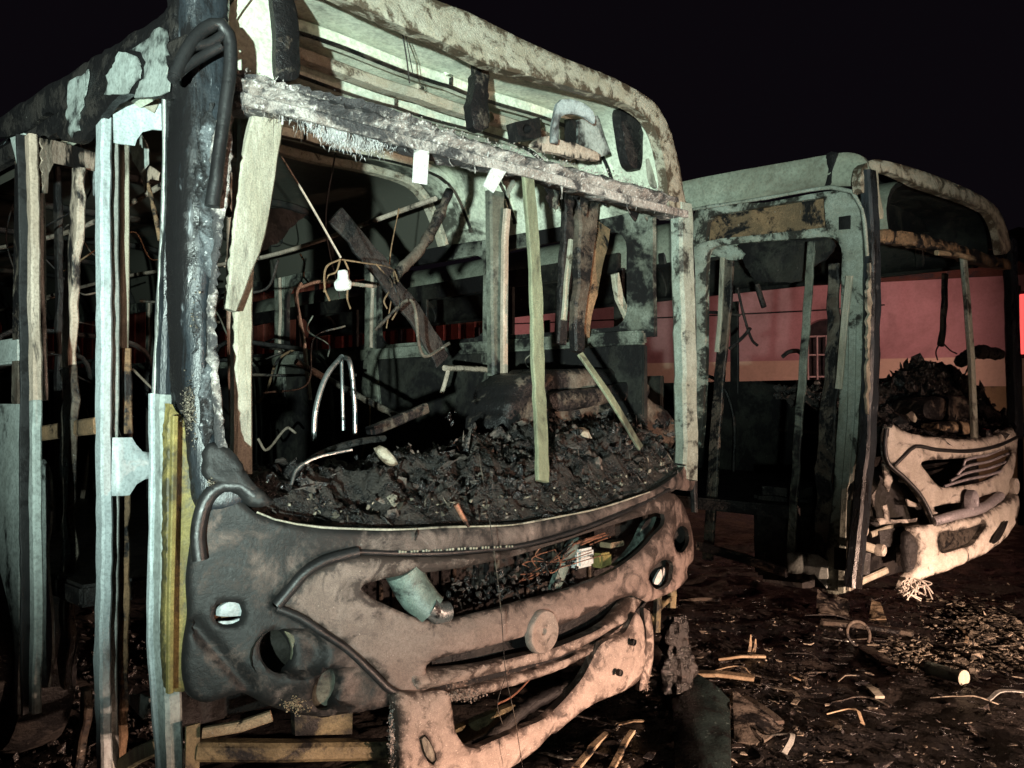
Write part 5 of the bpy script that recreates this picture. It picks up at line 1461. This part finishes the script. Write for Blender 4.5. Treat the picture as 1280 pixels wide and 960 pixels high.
# red warning lamp on a pole by the house, its edge just in view on the right
def lamp_thing(nm, label, base, h, zc, length, watts, aim=(-2.2, 3.0, -0.2), cone=150):
    e = bpy.data.objects.new(nm, None)
    COL.objects.link(e)
    e.location = base
    tag(e, label, 'lamp')
    tube('pole', [(0, 0.10, -0.05), (0, 0.10, h / 2), (0, 0.10, h)], 0.035, M['black'], e, n=10)
    bar('lamp_housing', [(0, 0.03, zc - length / 2 - 0.05), (0, 0.03, zc + length / 2 + 0.05)], 0.12, 0.08, M['black'], e, side=XS)
    em = bpy.data.materials.new('red_lamp_glow')
    em.use_nodes = True
    em.node_tree.nodes['Principled BSDF'].inputs['Base Color'].default_value = (0.6, 0.05, 0.04, 1)
    em.node_tree.nodes['Principled BSDF'].inputs['Emission Color'].default_value = (1, 0.10, 0.09, 1)
    em.node_tree.nodes['Principled BSDF'].inputs['Emission Strength'].default_value = 1.4
    tube('lamp_lens', [(0, -0.03, zc - length / 2), (0, -0.03, zc), (0, -0.03, zc + length / 2)], 0.05, em, e, n=12)
    l = bpy.data.lights.new('red_lamp_light', 'SPOT')
    l.energy, l.color, l.shadow_soft_size = watts, (1.0, 0.54, 0.50), 0.12
    l.spot_size, l.spot_blend = math.radians(cone), 0.6
    lo = bpy.data.objects.new('red_lamp_light', l)
    COL.objects.link(lo)
    lo.rotation_euler = Vector(aim).to_track_quat('-Z', 'Y').to_euler()
    lo.parent = e
    lo.location = (-0.15, 0.25, zc)
    return e
lb = ground_at(1282, 505 + 1.5 * FPX / 11.0)
lamp_thing('red_lamp', 'tall red warning lamp glowing on a black pole by the pink wall', (lb.x, lb.y, 0), 3.0, 2.5, 0.75, 400)
lb = ground_at(797, 505 + 1.5 * FPX / 15.0)
lamp_thing('red_lamp', 'short red warning lamp on a pole beside the ribbed fence', (lb.x, lb.y, 0), 3.3, 3.0, 0.28, 520, aim=(-4.0, 0.9, -0.1), cone=120)

# ================================================================== DEBRIS ON THE GROUND
def gz(px, py, z=0.0):
    p = ground_at(px, py, z)
    return Vector((p.x, p.y, ground_h(p.x, p.y) + z))
def plank(nm, label, cat, p, q, wd_, th, mat, lift=0.02, group=None, roll=0.0):
    a, b = gz(*p), gz(*q)
    o_ = a
    d = (b - a)
    pts = [Vector((0, 0, lift)), d * 0.5 + Vector((0, 0, lift + 0.01)), d + Vector((0, 0, lift))]
    sd = Vector((-d.y, d.x, 0)).normalized()
    sd = (sd * math.cos(roll) + ZS * math.sin(roll))
    ob = bar(nm, pts, wd_, th, mat, None, side=sd, wob=0.006, wsc=10, step=0.04)
    ob.location = o_
    return tag(ob, label, cat, group)
grp = 'scorched scraps lying on the ground'
plank('plank', 'thin scorched plank pointing away from the bumper of the bus', 'plank', (898, 822), (957, 823), 0.035, 0.015, M['wood'], group=grp)
plank('plank', 'round-ended scorched plank lying over the dark bent sheet', 'plank', (858, 850), (943, 858), 0.07, 0.02, M['wood'], lift=0.05, group=grp)
plank('plank', 'short pale lath under the bumper beside a second lath', 'plank', (719, 958), (759, 920), 0.035, 0.015, M['wood'], group=grp)
plank('plank', 'narrow pale lath between the bumper and the dark bent sheet', 'plank', (764, 958), (790, 922), 0.03, 0.015, M['wood'], group=grp)
plank('plank', 'short brown board beside the burnt ring', 'plank', (1082, 808), (1113, 829), 0.09, 0.02, M['hump'], group=grp)
plank('metal_bar', 'long dark flat bar in front of the torn bumper', 'bar', (1026, 782), (1142, 793), 0.08, 0.03, M['hump'], group=grp)
plank('metal_strip', 'pale bent strip lying on bare wet ash ground', 'strip', (1084, 852), (1100, 866), 0.05, 0.015, M['cream'], group=grp)
plank('metal_bar', 'dark bar lying between the two buses', 'bar', (850, 744), (900, 748), 0.05, 0.03, M['hump'], group=grp)
plank('metal_strip', 'dull bent strip beside the triangular scrap', 'strip', (930, 872), (975, 905), 0.05, 0.02, M['hump'], group=grp)
# greenish tube with a pale cap
a, b = gz(1160, 842), gz(1204, 857)
e = bpy.data.objects.new('steel_tube', None)
COL.objects.link(e)
e.location = a
tag(e, 'greenish steel tube with a pale open end lying in rubble', 'tube', grp)
d = b - a
tube('pipe', [Vector((0, 0, 0.05)), d * 0.5 + Vector((0, 0, 0.05)), d + Vector((0, 0, 0.05))], 0.035, M['teal'], e, n=14, wob=0.1)
tube('end_cap', [d * 0.985 + Vector((0, 0, 0.05)), d * 1.0 + Vector((0, 0, 0.05)), d * 1.03 + Vector((0, 0, 0.05))], 0.043, M['cream'], e, n=14)
# burnt ring
c = gz(1073, 803)
V = [Vector((0.07 * math.cos(2 * math.pi * k / 24), 0.03 * math.sin(2 * math.pi * k / 24), 0.075 + 0.07 * math.sin(2 * math.pi * k / 24))) for k in range(-3, 18)]
ob = tube('ring', V, 0.011, M['hump'], None, n=8)
ob.location = c
tag(ob, 'burnt ring propped upright beside the short brown board', 'ring', grp)
# dark bent sheet
def sheet(nm, label, cat, corners, mat, lifts, thick=0.012, amp=0.02, bend=0.0):
    P = [gz(x, y) + Vector((0, 0, z)) for (x, y), z in zip(corners, lifts)]
    o_ = P[0].copy()
    P = [p - o_ for p in P]
    n = 22
    V = []
    for j in range(n + 1):
        for i in range(n + 1):
            u, v = i / n, j / n
            p = (P[0] * (1 - u) + P[1] * u) * (1 - v) + (P[3] * (1 - u) + P[2] * u) * v
            p = p + ZS * (amp * noise.fractal(p * 5, 1, 2, 3) + bend * math.sin(math.pi * u))
            V.append(p)
    F_ = [(j * (n + 1) + i, j * (n + 1) + i + 1, (j + 1) * (n + 1) + i + 1, (j + 1) * (n + 1) + i) for j in range(n) for i in range(n)]
    m_ = len(V)
    nn = (P[1] - P[0]).cross(P[3] - P[0]).normalized() * -thick
    V += [v + nn for v in V]
    F2 = [tuple(m_ + q for q in reversed(f)) for f in F_]
    rim = [i for i in range(n + 1)] + [j * (n + 1) + n for j in range(1, n + 1)] + [n * (n + 1) + i for i in range(n - 1, -1, -1)] + [j * (n + 1) for j in range(n - 1, 0, -1)]
    F3 = [(rim[q], m_ + rim[q], m_ + rim[(q + 1) % len(rim)], rim[(q + 1) % len(rim)]) for q in range(len(rim))]
    ob_ = link_mesh(nm, V, F_ + F2 + F3, mat, angle=50)
    ob_.location = o_
    return tag(ob_, label, cat, grp)
sheet('body_sheet', 'dark glossy bent body sheet lying in front of the bumper', 'sheet', [(846, 990), (914, 984), (912, 892), (838, 858)], M['glassy'], [0.0, 0.02, 0.10, 0.12], bend=0.03)
sheet('body_sheet', 'dull brown triangular scrap of sheet leaning beside the glossy sheet', 'sheet', [(918, 930), (945, 932), (980, 912), (916, 884)], M['hump'], [0.0, 0.0, 0.02, 0.10])
sheet('body_sheet', 'curled tan scrap of sheet below the torn bumper', 'sheet', [(1086, 774), (1108, 776), (1100, 760), (1090, 758)], M['wood'], [0.0, 0.0, 0.03, 0.05])
sheet('body_sheet', 'crumpled pale sheet against the door sill of the bus', 'sheet', [(1020, 770), (1066, 772), (1060, 756), (1022, 752)], M['hump'], [0.0, 0.0, 0.05, 0.10], amp=0.05)
for (x, y), lab_, hh in (((936, 812), 'tall upright charred splinter standing between the two buses', 0.12), ((942, 810), 'shorter charred splinter standing beside the tall upright one', 0.08)):
    a = gz(x, y)
    ob = bar('splinter', [Vector((0, 0, 0)), Vector((0.01, 0.0, hh / 2)), Vector((0.015, 0.01, hh))], 0.022, 0.006, M['wood'], None, side=XS, widths=[1, 0.8, 0.3])
    ob.location = a
    tag(ob, lab_, 'splinter', 'upright splinters')
# charred stump of the far lamp cluster hanging by the bumper
a = gz(846, 900)
V0, F0 = [], []
nst = 26
c0 = A.F(845, 795, 0.12)
cw = A.o + A.ux * c0.x + A.uy * c0.y
zs = np.linspace(-0.02, c0.z + 0.10, 44)
for z in zs:
    for k in range(nst):
        an = 2 * math.pi * k / nst
        r_ = 0.055 + 0.02 * math.sin(z * 9) + 0.03 * noise.fractal(Vector((math.cos(an) * 2.2, math.sin(an) * 2.2, z * 14)), 1, 2, 5)
        r_ *= 0.75 if z > c0.z + 0.07 else 1.0
        V0.append((r_ * 1.15 * math.cos(an), r_ * math.sin(an), z))
for j in range(len(zs) - 1):
    for k in range(nst):
        F0.append((j * nst + k, j * nst + (k + 1) % nst, (j + 1) * nst + (k + 1) % nst, (j + 1) * nst + k))
F0.append(tuple(range((len(zs) - 1) * nst, len(zs) * nst)))
ob = link_mesh('melted_stump', V0, F0, M['chip'], angle=35)
ob.location = (cw.x, cw.y, 0)
tag(ob, 'knobbly charred stump of melted plastic standing beside the bumper flap', 'melted plastic')

# loose rubble and ash chips strewn about
def scatter(n_, xr, yr, dens, smin, smax):
    out = []
    while len(out) < n_:
        px, py = RNG.uniform(*xr), RNG.uniform(*yr)
        if RNG.random() > dens(px, py):
            continue
        p = gz(px, py)
        s_ = smin + (smax - smin) * RNG.random() ** 3
        out.append((p.x, p.y, p.z + s_ * 0.25, s_))
    return out
def near_bus(px, py):
    return 0.25 + 0.75 * math.exp(-(((px - 900) / 80) ** 2 + ((py - 860) / 60) ** 2)) + 0.5 * math.exp(-(((px - 1110) / 120) ** 2 + ((py - 770) / 40) ** 2))
ob = chunks('charred_rubble', scatter(11000, (690, 1300), (690, 1000), near_bus, 0.0015, 0.016), M['chip'], flat=0.7, lie=True)
tag(ob, 'black charred crumbs strewn over the wet ash ground', 'rubble', kind='stuff')
ob = chunks('charred_rubble', scatter(2600, (-20, 240), (760, 1000), lambda x, y: 1, 0.003, 0.026), M['chip'], flat=0.5)
tag(ob, 'black charred crumbs on the ground inside the doorway', 'rubble', kind='stuff')
def patch(px, py):
    a = math.exp(-(((px - 1235 - (py - 785) * 0.9) / 38) ** 2 + ((py - 785) / 26) ** 2))
    b = math.exp(-(((px - 1160 - (py - 815) * 1.4) / 40) ** 2 + ((py - 817) / 13) ** 2))
    return a + b * 0.9
ob = chunks('pale_rubble', scatter(4200, (1080, 1300), (740, 850), patch, 0.003, 0.034), M['chip_pale'], flat=0.8, lie=True)
tag(ob, 'pale broken rubble heaped before the torn bumper', 'rubble', kind='stuff')
ob = chunks('pale_rubble', scatter(700, (690, 1290), (760, 990), near_bus, 0.0015, 0.012), M['chip_pale'], flat=0.7, lie=True)
tag(ob, 'scattered pale chips across the black ground', 'rubble', kind='stuff')

def flat_scraps(nm, n_, xr, yr, dens, smin, smax, mat_, label):
    V, F_ = [], []
    k = 0
    while k < n_:
        px, py = RNG.uniform(*xr), RNG.uniform(*yr)
        if RNG.random() > dens(px, py):
            continue
        k += 1
        p = gz(px, py)
        s_ = smin + (smax - smin) * RNG.random() ** 2
        m_ = int(RNG.integers(5, 9))
        a0, el = RNG.uniform(0, 6.28), RNG.uniform(0.25, 0.9)
        tx, ty, cu = RNG.normal() * 0.25, RNG.normal() * 0.25, RNG.normal() * 3
        ring = []
        for q in range(m_):
            a = 2 * math.pi * q / m_ + RNG.normal() * 0.2
            r_ = s_ * RNG.uniform(0.55, 1.1)
            x, y = r_ * math.cos(a), r_ * el * math.sin(a)
            X, Y_ = x * math.cos(a0) - y * math.sin(a0), x * math.sin(a0) + y * math.cos(a0)
            ring.append((p.x + X, p.y + Y_, p.z + 0.010 + abs(X * tx + Y_ * ty) + cu * x * x))
        b = len(V)
        V += ring + [(x, y, z - 0.004) for x, y, z in ring]
        F_.append(tuple(range(b, b + m_)))
        F_.append(tuple(reversed(range(b + m_, b + 2 * m_))))
        F_ += [(b + (q + 1) % m_, b + q, b + m_ + q, b + m_ + (q + 1) % m_) for q in range(m_)]
    ob_ = link_mesh(nm, V, F_, M[mat_], smooth=False)
    tag(ob_, label, 'scrap', kind='stuff')
flat_scraps('flat_scrap', 520, (690, 1300), (700, 1000), near_bus, 0.012, 0.07, 'chip', 'black flat flakes of burnt sheet strewn over the ground')
flat_scraps('flat_scrap', 300, (700, 1300), (720, 990), near_bus, 0.008, 0.045, 'chip_pale', 'pale flat flakes of burnt sheet strewn over the ground')
flat_scraps('flat_scrap', 260, (1080, 1300), (742, 850), patch, 0.012, 0.055, 'chip_pale', 'pale torn flakes lying in the rubble heap')

for k in range(26):
    px = RNG.uniform(700, 1010) if k < 16 else RNG.uniform(1010, 1270)
    py = RNG.uniform(830, 955) if k < 16 else RNG.uniform(770, 900)
    p = gz(px, py)
    a_ = RNG.uniform(0, 3.14)
    L_ = RNG.uniform(0.10, 0.34)
    d_ = Vector((math.cos(a_), math.sin(a_), 0)) * L_
    n_ = Vector((-d_.y, d_.x, 0)) * RNG.normal() * 0.25
    ob = bar('scrap_strip', [Vector((0, 0, 0.012)), d_ * 0.4 + n_ + Vector((0, 0, 0.015 + 0.05 * RNG.random())), d_ + Vector((0, 0, 0.012 + 0.03 * RNG.random()))],
             RNG.uniform(0.008, 0.035), 0.006, M[('hump', 'black', 'wood', 'alu', 'chip_pale')[k % 5]], None, side=Vector((-d_.y, d_.x, 0.02)).normalized(), wob=0.012, wsc=14, step=0.03, curve=True)
    ob.location = p
    tag(ob, ('dull brown', 'soot black', 'wood brown', 'grey metallic', 'pale ash-coated')[k % 5] + ' thin bent strip of burnt trim ' + ('strewn in front of the near bus bumper' if k < 16 else 'strewn before the far bus'), 'strip', 'bent strips strewn on the ground')
